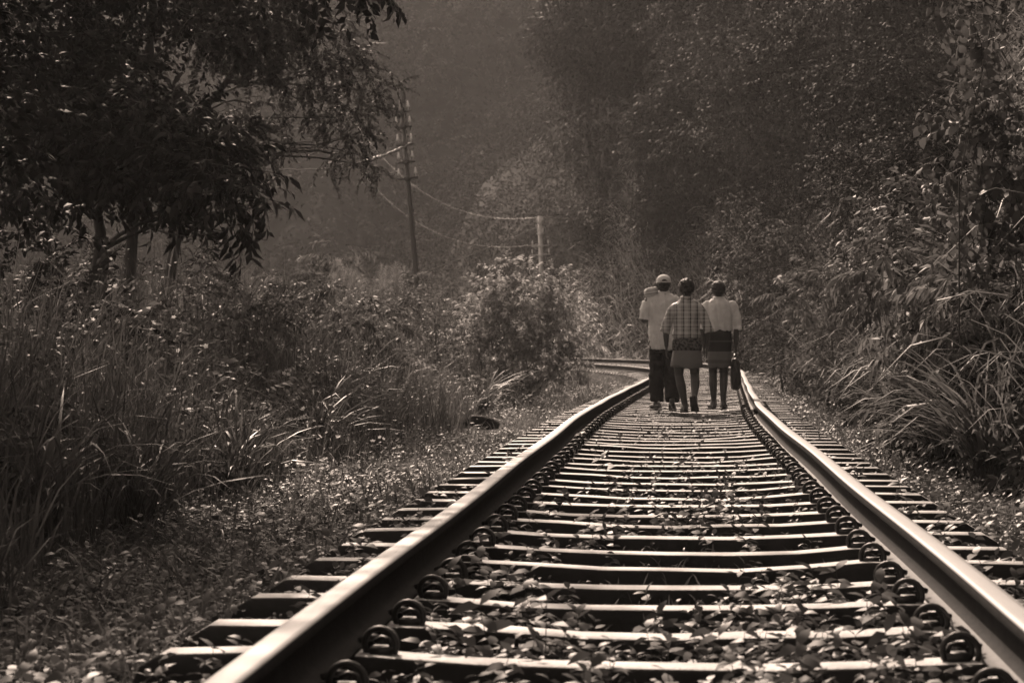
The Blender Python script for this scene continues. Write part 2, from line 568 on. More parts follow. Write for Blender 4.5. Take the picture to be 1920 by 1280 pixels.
# ------------------------------------------------------------------ plant templates
def leaf_tpl(l, w, droop=0.2, fold=0.25, n=2):
    """a leaf along +x: base, pairs, tip, with a midrib crease"""
    ts = {1: [0.45], 2: [0.3, 0.65]}[n]
    prof = {1: [1.0], 2: [0.95, 0.85]}[n]
    V = [[0, 0, 0]]
    for t, p in zip(ts, prof):
        z = -droop * l * t * t
        V += [[l * t, w / 2 * p, z + fold * w / 2 * p], [l * t, -w / 2 * p, z + fold * w / 2 * p]]
    V.append([l, 0, -droop * l])
    F = [[0, 2, 1]]
    if n == 2:
        F += [[1, 2, 4], [1, 4, 3], [3, 4, 5]]
    else:
        F += [[1, 2, 3]]
    return np.array(V, float), np.array(F)

def rotm(yaw, pitch=0.0, roll=0.0):
    return np.array((Matrix.Rotation(yaw, 3, 'Z') @ Matrix.Rotation(-pitch, 3, 'Y') @ Matrix.Rotation(roll, 3, 'X')))

def join(parts):
    V, F, T, n = [], [], [], 0
    for v, f, t in parts:
        V.append(v); F.append(f + n); T.append(np.full(len(v), t)); n += len(v)
    return np.concatenate(V), np.concatenate(F), np.concatenate(T)

def stem(p0, p1, r):
    return tube([p0, p1], [r, r * 0.6], 3, False)

def weed_tpl(seed, h, leaf_l, leaf_w, pairs, seg=2):
    rg = np.random.default_rng(seed)
    lean = rg.uniform(-0.25, 0.25, 2) * h
    parts = [(*stem((0, 0, -0.03), (lean[0], lean[1], h), 0.0022), 0.5)]
    yaw = rg.uniform(0, 6.28)
    for k in range(pairs):
        t = (k + 1) / pairs
        c = np.array([lean[0] * t, lean[1] * t, h * t])
        yaw += 1.57 + rg.uniform(-0.4, 0.4)
        for q in (0, math.pi):
            sc = (0.65 + 0.5 * (1 - abs(t - 0.6))) * rg.uniform(0.75, 1.2)
            V, F = leaf_tpl(leaf_l * sc, leaf_w * sc, rg.uniform(0.05, 0.45), rg.uniform(0.1, 0.4), seg)
            M = rotm(yaw + q + rg.uniform(-0.3, 0.3), rg.uniform(-0.35, 0.75), rg.uniform(-0.5, 0.5))
            parts.append((V @ M.T + c, F, rg.uniform(0.7, 1.3)))
    return join(parts)

def spray_tpl(seed, L, leaf_l, leaf_w, n, droop=0.3, hang=0.3, seg=1, spread=0.9, bare=False):
    """a leafy twig along +x"""
    rg = np.random.default_rng(seed)
    def at(t):
        return np.array([L * t, 0.06 * L * math.sin(3 * t + seed), -droop * L * t * t])
    parts = [(*tube([at(0), at(0.5), at(1.0)], [0.006 * L / 0.5, 0.004 * L / 0.5, 0.002], 3, False), 0.35)] if not bare else []
    for k in range(n):
        t = 0.15 + 0.85 * (k + rg.uniform(0, 1)) / n
        q = 1 if k % 2 else -1
        V, F = leaf_tpl(leaf_l * rg.uniform(0.7, 1.2), leaf_w * rg.uniform(0.8, 1.2), rg.uniform(0.1, 0.5), 0.25, seg)
        M = rotm(q * spread * rg.uniform(0.4, 1.4), -hang + rg.uniform(-0.5, 0.5), rg.uniform(-0.9, 0.9))
        parts.append((V @ M.T + at(t), F, rg.uniform(0.65, 1.35)))
    return join(parts)

def frames(D, rg, roll=0.5):
    """rotation matrices taking +x to D, keeping z up"""
    D = D / (np.linalg.norm(D, axis=1)[:, None] + 1e-9)
    up = np.array([0, 0, 1.0]) + rg.normal(size=D.shape) * 0.15
    Y = np.cross(up, D); Y /= np.linalg.norm(Y, axis=1)[:, None] + 1e-9
    Z = np.cross(D, Y)
    a = rg.normal(size=len(D)) * roll
    ca, sa = np.cos(a)[:, None], np.sin(a)[:, None]
    Y2 = ca * Y + sa * Z
    Z2 = ca * Z - sa * Y
    return np.stack([D, Y2, Z2], -1)

def scatter(mb, tpls, P, D, scale, rg, tone=None, roll=0.5, mat=0):
    P = np.asarray(P, float); D = np.asarray(D, float)
    N = len(P)
    if N == 0: return
    scale = np.broadcast_to(np.asarray(scale, float), (N,))
    if tone is None: tone = np.ones(N)
    M = frames(D, rg, roll)
    pick = rg.integers(0, len(tpls), N)
    for k, (V, F, T) in enumerate(tpls):
        I = np.nonzero(pick == k)[0]
        if len(I) == 0: continue
        W = np.einsum('nij,vj->nvi', M[I], V) * scale[I][:, None, None] + P[I][:, None, :]
        FF = F[None] + (np.arange(len(I)) * len(V))[:, None, None]
        mb.add(W.reshape(-1, 3), FF.reshape(-1, 3), mat, (T[None] * tone[I][:, None]).ravel())

def blades(mb, B, h, lean, az, w, droop, rg, K=4, tone=None, mat=0):
    """arching grass blades, all arrays of length N"""
    N = len(B)
    if N == 0: return
    t = np.linspace(0, 1, K + 1)[None, :]
    r = lean[:, None] * (0.35 * t + 0.65 * t ** 2)
    z = h[:, None] * (t - droop[:, None] * t ** 3)
    ca, sa = np.cos(az)[:, None], np.sin(az)[:, None]
    C = np.stack([B[:, 0:1] + r * ca, B[:, 1:2] + r * sa, B[:, 2:3] + z], -1)
    tw = rg.normal(size=N) * 0.5
    ww = w[:, None] * (0.55 + 1.6 * t * (1 - t)) * 0.5
    S = np.stack([-np.sin(az + tw), np.cos(az + tw), rg.normal(size=N) * 0.25], -1)[:, None, :]
    Lf = C[:, :-1] + S * ww[:, :-1, None]
    Rt = C[:, :-1] - S * ww[:, :-1, None]
    V = np.concatenate([np.stack([Lf, Rt], 2).reshape(N, 2 * K, 3), C[:, -1:]], 1)
    F = []
    for k in range(K - 1):
        a = 2 * k
        F += [[a, a + 1, a + 3], [a, a + 3, a + 2]]
    F.append([2 * K - 2, 2 * K - 1, 2 * K])
    F = np.array(F)
    n = 2 * K + 1
    FF = F[None] + (np.arange(N) * n)[:, None, None]
    if tone is None: tone = rg.uniform(0.6, 1.4, N)
    mb.add(V.reshape(-1, 3), FF.reshape(-1, 3), mat, np.repeat(tone, n))

WEED_KINDS = list(enumerate([(0.10, 0.062, 0.030, 3), (0.15, 0.07, 0.034, 4), (0.07, 0.05, 0.026, 3), (0.20, 0.075, 0.036, 5), (0.12, 0.055, 0.024, 4), (0.05, 0.045, 0.024, 2)]))
WEEDS = [weed_tpl(k, *q) for k, q in WEED_KINDS]
WEEDS_FAR = [weed_tpl(k, *q, seg=1) for k, q in WEED_KINDS]
BROAD = [spray_tpl(20 + k, 0.5, 0.13, 0.060, 13, 0.25, 0.3) for k in range(5)]
LANCE = [spray_tpl(30 + k, 0.5, 0.20, 0.045, 14, 0.35, 0.8) for k in range(5)]
FINE = [spray_tpl(40 + k, 0.55, 0.065, 0.028, 26, 0.5, 0.4) for k in range(5)]
TIER = [spray_tpl(35 + k, 0.55, 0.19, 0.058, 14, 0.22, 0.55) for k in range(5)]
FULL = [spray_tpl(45 + k, 0.5, 0.10, 0.045, 18, 0.5, 0.5) for k in range(5)]
FERN = [spray_tpl(50 + k, 0.6, 0.15, 0.034, 22, 0.45, 0.2, spread=1.1) for k in range(5)]
BROADB = [spray_tpl(20 + k, 0.5, 0.13, 0.060, 12, 0.25, 0.3, bare=True) for k in range(5)]
FAR = [spray_tpl(70 + k, 0.5, 0.16, 0.07, 8, 0.3, 0.4, bare=True) for k in range(5)]
FARFINE = [spray_tpl(80 + k, 0.55, 0.12, 0.048, 9, 0.5, 0.5, bare=True) for k in range(5)]
HEART = [spray_tpl(60 + k, 0.5, 0.13, 0.09, 9, 0.3, 0.9, seg=2) for k in range(5)]

# ------------------------------------------------------------------ low plants on and beside the line
def weeds_field(name, n, srange, urange, scale, dens=None, mats=LEAF_WEED, power=1.0, seed=0, label=None):
    rg = np.random.default_rng(100 + seed)
    a, b = srange
    q = rg.uniform(0, 1, n)
    s = 1.0 / (1 / a + (1 / b - 1 / a) * q) if power else a + (b - a) * q   # more of them close by
    s = np.where(rg.uniform(0, 1, n) < 0.45, a + (b - a) * rg.uniform(0, 1, n), s)
    u = rg.uniform(*urange, n)
    keep = np.ones(n, bool)
    if dens is not None:
        keep = rg.uniform(0, 1, n) < dens(s, u)
    s, u = s[keep], u[keep]
    X, Y = track(s, u)
    z = ground_z(X, Y, s, u)
    P = np.stack([X, Y, z], -1)
    N = len(P)
    sc = rg.uniform(0.5, 1.3, N) * scale * (1 + 0.25 * fbm2(s * 1.1, u * 1.3, 70 + seed, 2))
    a = rg.uniform(0, 6.28, N)
    # weeds stand up: frame x is horizontal at random
    D = np.stack([np.cos(a), np.sin(a), rg.normal(size=N) * 0.12], -1)
    mb = MB()
    tn_ = rg.uniform(0.6, 1.35, N)
    for tp, q in ((WEEDS, s < 12), (WEEDS_FAR, s >= 12)):
        scatter(mb, tp, P[q], D[q], sc[q], rg, tn_[q], roll=0.15)
    o = mb.build(name, mats)
    kind(o, 'stuff', label)
    return mb, o

near_sl = np.array(sleeper_s)
def between(s, u):
    d = np.abs(s[:, None] - near_sl[None, :]).min(1)
    patch = 0.24 + 0.85 * fbm2(s * 0.55, u * 1.6, 77, 3) + 0.35 * smooth((u + 0.35) / 0.5)
    hole = (d > 0.11)
    rail = (np.abs(np.abs(u) - GU) > 0.13)
    return hole * rail * np.clip(patch, 0.03, 1) * (1 - 0.75 * smooth((s - 33) / 20))
weeds_field('weeds', 11500, (4.6, 60), (-1.5, 1.5), 0.62, between, seed=1, label='low leafy weeds growing up between the sleepers')
LOG_X, LOG_Y = (903 - 960) * 26.5 / FPX, 26.5
LS, LU = [float(v[0]) for v in su([LOG_X], [LOG_Y])]
def left_d(s, u):
    d = np.abs(s[:, None] - near_sl[None, :]).min(1)
    on = (u > -1.42) & (d < 0.13)
    on = on | ((np.abs(u - LU) < 0.30) & (np.abs(s - LS + 0.6) < 0.9))
    return np.where(on, 0.0, np.clip(0.75 + 0.6 * fbm2(s * 0.5, u * 0.9, 78, 2), 0.25, 1) * np.where(u > -1.4, 0.55, 1))
weeds_field('weeds', 17000, (5.5, 50), (-3.6, -1.02), 0.52, left_d, seed=2, label='dense low weeds covering the ground left of the line')
def right_d(s, u):
    d = np.abs(s[:, None] - near_sl[None, :]).min(1)
    on = (u < 1.42) & (d < 0.13)
    return np.where(on, 0.0, np.clip(0.75 + 0.6 * fbm2(s * 0.5, u * 0.9, 79, 2), 0.2, 1) * np.where(u < 1.4, 0.45, 1))
weeds_field('weeds', 11500, (7, 60), (1.02, 3.3), 0.56, right_d, seed=3, label='dense low weeds covering the ground right of the line')

# short grass among the weeds
rg = np.random.default_rng(5)
mb = MB()
for n, sr, ur, hh in ((9000, (6, 62), (-3.6, -1.35), 0.16), (6000, (8, 80), (1.35, 3.4), 0.14), (5000, (5, 45), (-0.74, 0.74), 0.06), (5000, (32, 92), (-6.5, -1.4), 0.26)):
    s = sr[0] + (sr[1] - sr[0]) * rg.uniform(0, 1, n) ** 1.5
    u = rg.uniform(*ur, n)
    k_ = ~((np.abs(u - LU) < 0.28) & (np.abs(s - LS + 1.0) < 1.2))
    s, u = s[k_], u[k_]; n = len(s)
    X, Y = track(s, u)
    P = np.stack([X, Y, ground_z(X, Y, s, u) - 0.01], -1)
    h = hh * rg.uniform(0.5, 1.6, n)
    blades(mb, P, h, h * rg.uniform(0.2, 1.0, n), rg.uniform(0, 6.28, n), rg.uniform(0.005, 0.010, n), rg.uniform(0, 0.5, n), rg, K=3, tone=rg.uniform(0.7, 1.6, n) * (1 + 0.7 * (u < 0) * smooth((s - 14) / 8)))  # left blades paler further on: backlit glow put into the tone
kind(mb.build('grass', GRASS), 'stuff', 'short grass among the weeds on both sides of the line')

# tall grass of the left bank
mb = MB()
n = 52000
s = 7.5 + 44 * rg.uniform(0, 1, n) ** 1.25
u = -2.55 - 0.35 * fbm2(s * 0.35, 0, 91, 2) - 6.5 * rg.uniform(0, 1, n) ** 1.6
cl = fbm2(s * 0.9, u * 0.9, 92, 2)
keep = rg.uniform(0, 1, n) < np.clip(0.6 + 0.8 * cl, 0.12, 1)
s, u = s[keep], u[keep]
n = len(s)
X, Y = track(s, u)
P = np.stack([X, Y, ground_z(X, Y, s, u) - 0.02], -1)
prof = (0.40 + 0.60 * smooth((-u - 2.6) / 2.2)) * (1 + 0.2 * smooth((s - 18) / 8))
h = prof * rg.uniform(0.6, 1.45, n) * (1 + 0.35 * fbm2(s * 0.5, u * 0.6, 93, 2))
blades(mb, P, h, h * rg.uniform(0.08, 0.75, n) ** 1.3, rg.uniform(0, 6.28, n), rg.uniform(0.006, 0.015, n), rg.uniform(0.0, 0.45, n), rg, K=3, tone=rg.uniform(0.5, 1.4, n) * (1 + 0.5 * smooth((s - 16) / 8)))  # tone raised with distance to paint in the glow of backlit grass
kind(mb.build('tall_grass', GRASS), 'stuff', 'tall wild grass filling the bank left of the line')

# leafy herbs standing in that grass
mb = MB()
n = 6500
s = 10 + 42 * rg.uniform(0, 1, n)
u = -2.9 - 6.0 * rg.uniform(0, 1, n) ** 1.3
X, Y = track(s, u)
z = ground_z(X, Y, s, u)
top = (0.38 + 0.62 * smooth((-u - 2.7) / 2.2)) * rg.uniform(0.5, 1.25, n)
P = np.stack([X, Y, z + top * rg.uniform(0.35, 1, n)], -1)
D = np.stack([rg.normal(size=n), rg.normal(size=n), rg.uniform(0.3, 1.6, n)], -1)
scatter(mb, FAR + FARFINE, P, D, rg.uniform(0.30, 0.6, n), rg, rg.uniform(0.4, 1.7, n) * (0.55 + 0.6 * smooth((s - 14) / 8)))  # herbs lightened further off, the same backlit glow painted into their tone
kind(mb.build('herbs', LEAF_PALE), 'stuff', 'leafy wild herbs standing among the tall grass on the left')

# pale wild flowers standing out of the grass
mb = MB()
n = 1500
s = 15 + 30 * rg.uniform(0, 1, n)
u = -2.2 - 5.0 * rg.uniform(0, 1, n) ** 1.2
X, Y = track(s, u)
top = (0.25 + 0.95 * smooth((-u - 2.3) / 2.4)) * rg.uniform(0.35, 1.2, n)
FL = []
for k in range(3):
    a = np.linspace(0, 2 * np.pi, 6)[:-1] + k
    parts = []
    for q in a:
        V, F = leaf_tpl(0.020, 0.016, 0.15, 0.1, 1)
        parts.append((V @ rotm(q, 0.35).T, F, 1.0))
    FL.append(join(parts))
P = np.stack([X, Y, ground_z(X, Y, s, u) + top], -1)
scatter(mb, FL, P, rg.normal(size=(n, 3)) * (1, 1, 0.4), rg.uniform(0.6, 1.3, n), rg, rg.uniform(0.5, 1.2, n))
kind(mb.build('wild_flowers', PETAL), 'stuff', 'tiny pale wild flowers dotted over the left bank')

# ------------------------------------------------------------------ trees and shrubs
Q = True
def crown_points(blobs, n_per, rg, shell=0.55, lump=0.35):
    P, D, W = [], [], []
    for (c, r, dens) in blobs:
        c = np.asarray(c, float); r = np.asarray(r, float) if np.ndim(r) else np.array([r, r, r * 0.85])
        n = max(3, int((2.1 if Q else 2.6) * n_per * dens * (r[0] * r[1] * r[2]) ** (2 / 3)))
        d = rg.normal(size=(n, 3)); d /= np.linalg.norm(d, axis=1)[:, None]
        rho = shell + (1 - shell) * rg.uniform(0, 1, n) ** 0.6
        rho = rho * (1 + lump * fbm(d * 2.2 + c, 7, 2))
        P.append(c + d * r * rho[:, None])
        D.append(d); W.append(rho)
    return np.concatenate(P), np.concatenate(D), np.concatenate(W)

def limb(p0, p1, sag=0.1, rg=None, n=6):
    p0, p1 = np.asarray(p0, float), np.asarray(p1, float)
    L = np.linalg.norm(p1 - p0)
    t = np.linspace(0, 1, n)[:, None]
    w = rg.normal(size=3) * 0.07 * L
    return p0 + (p1 - p0) * t + np.sin(np.pi * t) * w + np.array([0, 0, sag * L]) * (t * (1 - t))

def woody(name, label, cat, base, trunk, blobs, tpls, n_per=60, scale=1.0, material=None, droop=0.3, group=None, seed=0, trunk_r=0.1, tone=(0.6, 1.4), extra_limbs=None, shell=0.4, ntw=5):
    """a tree or shrub: trunk (with limbs) + crown; trunk: polyline; blobs: (centre, radius, density), all in world coordinates"""
    rg = np.random.default_rng(1000 + seed)
    base = np.asarray(base, float)
    t = thing(name, label, cat, tuple(base), 0, group)
    trunk = np.asarray(trunk, float)
    mb = MB()
    tp = []
    for a, b in zip(trunk[:-1], trunk[1:]):
        tp.append(limb(a, b, 0, rg, 4)[:-1])
    tp = np.concatenate(tp + [trunk[-1:]])
    rr = np.linspace(trunk_r, trunk_r * 0.35, len(tp))
    rr[0] *= 1.35
    mb.add(*tube(tp - base, rr, 10))
    for (c, r, d) in blobs:
        c = np.asarray(c, float)
        r0 = float(np.mean(r))
        k = int(np.clip(np.argmin(np.linalg.norm(tp - c, axis=1) + 0.6 * np.maximum(0, tp[:, 2] - c[2] + 0.3)), 1, len(tp) - 1))
        b = limb(tp[k], c, 0.12, rg)
        br = max(0.35 * rr[k], 0.006)
        mb.add(*tube(b - base, np.linspace(br, br * 0.4, len(b)), 6))
        for q in range(ntw):
            d2 = rg.normal(size=3); d2 /= np.linalg.norm(d2)
            e = c + d2 * (np.asarray(r) if np.ndim(r) else r) * 0.75
            b2 = limb(b[rg.integers(2, 6)], e, 0.1, rg, 5)
            mb.add(*tube(b2 - base, np.linspace(br * 0.42, 0.004, 5), 4, False))
    if extra_limbs:
        for pts, r0, r1 in extra_limbs:
            pts = np.asarray(pts, float)
            pp = np.concatenate([limb(a, b, 0, rg, 4)[:-1] for a, b in zip(pts[:-1], pts[1:])] + [pts[-1:]])
            mb.add(*tube(pp - base, np.linspace(r0, r1, len(pp)), 7))
    mb.build('trunk' if cat == 'tree' else 'stem', BARK, t, True)
    P, D, W = crown_points(blobs, n_per, rg, shell)
    D = D * 0.8 + rg.normal(size=D.shape) * 0.45
    D[:, 2] = D[:, 2] * 0.7 - droop + 0.2
    mc = MB()
    scatter(mc, tpls, P - base, D, scale * rg.uniform(0.7, 1.3, len(P)), rg, rg.uniform(*tone, len(P)))
    mc.build('crown', material or LEAF, t)
    return t

def gz1(X, Y):
    s_, u_ = su([X], [Y])
    return float(max(ground_z([X], [Y])[0], bank_z(s_, u_)[0]))

# --- left: a low dark tree with two stems, hanging lance leaves
def blob(x, y, Y, r, d=1.0):
    return (px(x, y, Y), r, d)
b0 = px(190, 600, 24.0); b0[2] = gz1(b0[0], b0[1]) - 0.05
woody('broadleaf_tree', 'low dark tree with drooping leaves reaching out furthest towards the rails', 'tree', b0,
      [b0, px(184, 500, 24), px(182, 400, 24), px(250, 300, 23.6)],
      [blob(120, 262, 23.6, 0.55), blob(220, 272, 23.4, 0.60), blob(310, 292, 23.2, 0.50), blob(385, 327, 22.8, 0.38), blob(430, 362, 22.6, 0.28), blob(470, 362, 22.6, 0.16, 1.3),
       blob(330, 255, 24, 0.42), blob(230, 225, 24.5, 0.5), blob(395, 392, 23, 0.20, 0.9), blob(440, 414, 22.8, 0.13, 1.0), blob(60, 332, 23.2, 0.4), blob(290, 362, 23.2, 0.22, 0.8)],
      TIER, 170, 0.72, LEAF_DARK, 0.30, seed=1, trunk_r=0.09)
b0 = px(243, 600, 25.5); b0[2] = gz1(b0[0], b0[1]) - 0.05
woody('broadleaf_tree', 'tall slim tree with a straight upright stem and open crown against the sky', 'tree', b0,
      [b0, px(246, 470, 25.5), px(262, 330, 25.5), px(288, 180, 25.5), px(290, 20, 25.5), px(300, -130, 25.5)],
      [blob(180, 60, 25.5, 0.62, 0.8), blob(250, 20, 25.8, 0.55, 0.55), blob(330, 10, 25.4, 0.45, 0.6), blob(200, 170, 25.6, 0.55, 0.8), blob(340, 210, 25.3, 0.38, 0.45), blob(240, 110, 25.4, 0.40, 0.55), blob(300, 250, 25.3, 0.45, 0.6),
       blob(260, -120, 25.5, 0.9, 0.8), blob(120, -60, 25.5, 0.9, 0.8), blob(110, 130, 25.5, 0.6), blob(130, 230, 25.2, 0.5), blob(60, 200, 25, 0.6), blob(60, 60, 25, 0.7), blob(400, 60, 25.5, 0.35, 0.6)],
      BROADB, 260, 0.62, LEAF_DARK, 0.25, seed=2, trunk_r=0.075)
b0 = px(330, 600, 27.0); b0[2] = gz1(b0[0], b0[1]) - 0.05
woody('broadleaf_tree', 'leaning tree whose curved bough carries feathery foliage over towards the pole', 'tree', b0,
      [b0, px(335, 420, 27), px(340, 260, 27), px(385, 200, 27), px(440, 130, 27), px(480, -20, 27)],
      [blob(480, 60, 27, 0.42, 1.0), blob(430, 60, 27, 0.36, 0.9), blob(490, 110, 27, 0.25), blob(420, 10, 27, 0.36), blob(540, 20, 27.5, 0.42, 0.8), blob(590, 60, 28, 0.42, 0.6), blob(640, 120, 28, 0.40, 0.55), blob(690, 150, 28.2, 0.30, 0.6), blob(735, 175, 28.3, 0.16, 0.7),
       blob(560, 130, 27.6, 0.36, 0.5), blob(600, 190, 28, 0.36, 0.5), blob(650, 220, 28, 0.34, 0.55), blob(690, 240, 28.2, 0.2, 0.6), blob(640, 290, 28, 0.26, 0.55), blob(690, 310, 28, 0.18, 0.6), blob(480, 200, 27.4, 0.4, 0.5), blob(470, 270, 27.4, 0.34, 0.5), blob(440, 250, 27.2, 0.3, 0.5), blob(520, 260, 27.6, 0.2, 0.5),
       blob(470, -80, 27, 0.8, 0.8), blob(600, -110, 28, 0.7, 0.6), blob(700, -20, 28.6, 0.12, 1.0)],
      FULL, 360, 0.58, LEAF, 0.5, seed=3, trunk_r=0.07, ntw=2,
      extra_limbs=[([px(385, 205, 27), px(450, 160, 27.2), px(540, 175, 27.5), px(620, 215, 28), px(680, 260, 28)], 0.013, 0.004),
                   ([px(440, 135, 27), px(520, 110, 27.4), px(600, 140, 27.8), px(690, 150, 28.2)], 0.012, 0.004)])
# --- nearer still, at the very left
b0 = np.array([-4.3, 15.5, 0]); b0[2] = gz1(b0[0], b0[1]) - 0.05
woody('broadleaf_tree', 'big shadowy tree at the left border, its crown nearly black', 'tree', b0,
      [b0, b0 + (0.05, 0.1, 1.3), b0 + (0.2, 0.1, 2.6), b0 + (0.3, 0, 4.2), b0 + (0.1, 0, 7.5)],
      [((-4.3, 15.2, 3.3), 0.9, 1), ((-3.7, 15.6, 2.7), 0.65, 1), ((-3.3, 15.6, 3.5), 0.6, 1), ((-3.0, 15.4, 4.3), 0.9, 1), ((-4.4, 15.5, 4.8), 1.2, 1), ((-3.2, 14.8, 5.4), 1.0, 0.9), ((-3.6, 15.3, 2.0), 0.45, 0.8), ((-2.6, 14.9, 4.9), 0.7, 0.7), ((-5.2, 15.4, 3.2), 0.9, 0.8), ((-5.0, 16.0, 6.8), 1.5, 0.5), ((-3.6, 15.6, 7.4), 1.3, 0.5), ((-6.4, 16, 5.4), 1.5, 0.5), ((-4.5, 15, 8.8), 1.4, 0.5)],  # highest crown masses, out of view, added to shade the left foreground
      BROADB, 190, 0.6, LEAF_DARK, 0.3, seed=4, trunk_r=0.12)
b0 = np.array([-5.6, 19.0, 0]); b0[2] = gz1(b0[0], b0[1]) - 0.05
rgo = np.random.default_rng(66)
ob = [((rgo.uniform(-6.2, -1.7), rgo.uniform(16.0, 20.5), rgo.uniform(4.7, 8.0)), rgo.uniform(0.6, 0.95), 0.75) for _ in range(22)]  # unseen crown above the view, added to cast shade on the left foreground
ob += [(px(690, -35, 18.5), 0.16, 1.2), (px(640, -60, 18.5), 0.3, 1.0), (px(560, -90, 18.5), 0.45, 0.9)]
woody('broadleaf_tree', 'tall tree above the view, its unseen crown added for shade, a few leaves of its bough hanging into the top edge', 'tree', b0,
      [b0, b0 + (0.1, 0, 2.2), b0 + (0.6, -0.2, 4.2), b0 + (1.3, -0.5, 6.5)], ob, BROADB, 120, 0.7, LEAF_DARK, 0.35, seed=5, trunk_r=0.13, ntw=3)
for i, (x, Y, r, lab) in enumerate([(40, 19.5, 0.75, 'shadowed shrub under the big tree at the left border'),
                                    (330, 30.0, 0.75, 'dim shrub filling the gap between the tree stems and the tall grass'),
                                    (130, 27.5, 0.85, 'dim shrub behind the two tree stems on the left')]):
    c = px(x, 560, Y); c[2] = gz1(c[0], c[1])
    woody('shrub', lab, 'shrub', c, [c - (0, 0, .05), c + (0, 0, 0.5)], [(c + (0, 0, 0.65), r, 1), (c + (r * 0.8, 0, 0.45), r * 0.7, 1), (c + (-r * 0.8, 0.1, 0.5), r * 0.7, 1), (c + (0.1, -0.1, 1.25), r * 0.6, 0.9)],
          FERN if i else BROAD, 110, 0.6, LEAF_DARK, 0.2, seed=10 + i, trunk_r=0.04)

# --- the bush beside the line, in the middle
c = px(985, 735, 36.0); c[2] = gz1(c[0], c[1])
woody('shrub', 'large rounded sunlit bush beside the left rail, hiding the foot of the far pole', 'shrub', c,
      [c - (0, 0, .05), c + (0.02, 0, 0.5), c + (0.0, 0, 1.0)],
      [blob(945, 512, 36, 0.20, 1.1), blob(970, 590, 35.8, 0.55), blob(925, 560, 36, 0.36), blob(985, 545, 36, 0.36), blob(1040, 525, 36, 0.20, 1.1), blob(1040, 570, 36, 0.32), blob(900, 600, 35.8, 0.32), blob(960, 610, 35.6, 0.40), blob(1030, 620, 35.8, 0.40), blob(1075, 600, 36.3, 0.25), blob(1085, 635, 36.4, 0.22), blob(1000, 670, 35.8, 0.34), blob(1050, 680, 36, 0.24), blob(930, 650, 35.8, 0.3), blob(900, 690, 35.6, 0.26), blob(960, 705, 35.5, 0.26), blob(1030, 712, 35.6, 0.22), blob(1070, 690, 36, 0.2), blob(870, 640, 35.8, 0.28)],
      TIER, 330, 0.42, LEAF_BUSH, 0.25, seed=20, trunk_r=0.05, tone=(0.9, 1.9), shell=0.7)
c = px(850, 600, 43.0); c[2] = gz1(c[0], c[1])
woody('shrub', 'small pale bush behind the grass at the foot of the leaning pole', 'shrub', c, [c - (0, 0, .05), c + (0, 0, 0.7)],
      [blob(850, 590, 43, 0.38), blob(890, 580, 43, 0.34), blob(820, 600, 43, 0.3), blob(870, 620, 43, 0.4)], FINE, 140, 0.7, LEAF, 0.3, seed=21, trunk_r=0.04, tone=(0.9, 1.6))

for i, (x, y, Y, r, lab) in enumerate([(555, 560, 29, 0.42, 'tall leafy weed clump under the hanging tip of the low dark tree'),
                                       (650, 590, 34, 0.40, 'tall leafy weed clump in front of the feathery reed plumes'),
                                       (745, 585, 38, 0.38, 'tall leafy weed clump at the foot of the leaning pole'),
                                       (690, 610, 28, 0.36, 'leafy weed clump halfway between the leaning pole and the sunlit tussock'),
                                       (820, 610, 34, 0.36, 'leafy weed clump between the leaning pole and the large rounded bush'),
                                       (470, 590, 24, 0.36, 'leafy weed clump near the shaded grass, left of the sunlit verge')]):
    c = px(x, y, Y)
    g = np.array([c[0], c[1], gz1(c[0], c[1])])
    rg2 = np.random.default_rng(8000 + i)
    bl = [(c, r, 1.0), (c * 0.5 + g * 0.5, r * 0.9, 1.0)] + [(c + rg2.normal(size=3) * r * np.array([0.9, 0.6, 0.55]), r * rg2.uniform(0.35, 0.6), 1.0) for _ in range(6)]
    woody('shrub', lab, 'shrub', g, [g - (0, 0, .05), g * 0.4 + c * 0.6], bl, [LANCE, FARFINE, FERN][i % 3], 150, 0.55, LEAF_PALE, 0.2, seed=500 + i, trunk_r=0.02, tone=(0.5, 1.5), ntw=3)

# --- arching grass tussocks one can pick out
def tussock(label, loc, n, h, spread, w=0.016, seed=0, az=None, material=GRASS, tone=(0.6, 1.3)):
    rg = np.random.default_rng(3000 + seed)
    t = thing('grass_tussock', label, 'grass tussock', tuple(loc))
    mb = MB()
    B = np.stack([rg.normal(size=n) * 0.06, rg.normal(size=n) * 0.06, np.full(n, -0.03)], -1)
    hh = h * rg.uniform(0.55, 1.2, n)
    a = rg.uniform(0, 6.28, n) if az is None else rg.normal(size=n) * 0.9 + az
    blades(mb, B, hh, spread * rg.uniform(0.3, 1.2, n), a, w * rg.uniform(0.7, 1.3, n), rg.uniform(0.15, 0.75, n), rg, K=6, tone=rg.uniform(*tone, n))
    mb.build('leaf_blades', material, t)
    return t
def at_ground(x, y, Y, lift=0.0):
    p = px(x, y, Y); p[2] = gz1(p[0], p[1]) + lift
    return p
for i, (x, Y, n, h, sp, lab) in enumerate([
        (590, 19.5, 90, 0.85, 0.75, 'sunlit arching tussock at the edge of the bank, left of the dark stump-like log'),
        (640, 26.0, 80, 0.95, 0.70, 'arching tussock behind the sunlit one, below the leaning pole'),
        (250, 12.0, 70, 0.80, 0.75, 'shaded tussock with long bent blades in the dark left foreground'),
        (60, 11.0, 70, 0.90, 0.80, 'shaded tussock cut by the left border of the view'),
        (430, 14.5, 60, 0.85, 0.6, 'upright tussock of broad stiff blades between the shaded and sunlit grass'),
        (900, 31.0, 80, 0.75, 0.70, 'tussock drooping beside the foot of the large rounded bush'),
        (970, 33.5, 50, 0.40, 0.35, 'short spiky tussock in front of the large rounded bush')]):
    tussock(lab, at_ground(x, 0, Y), int(n * 1.4), h, sp, 0.013, i)

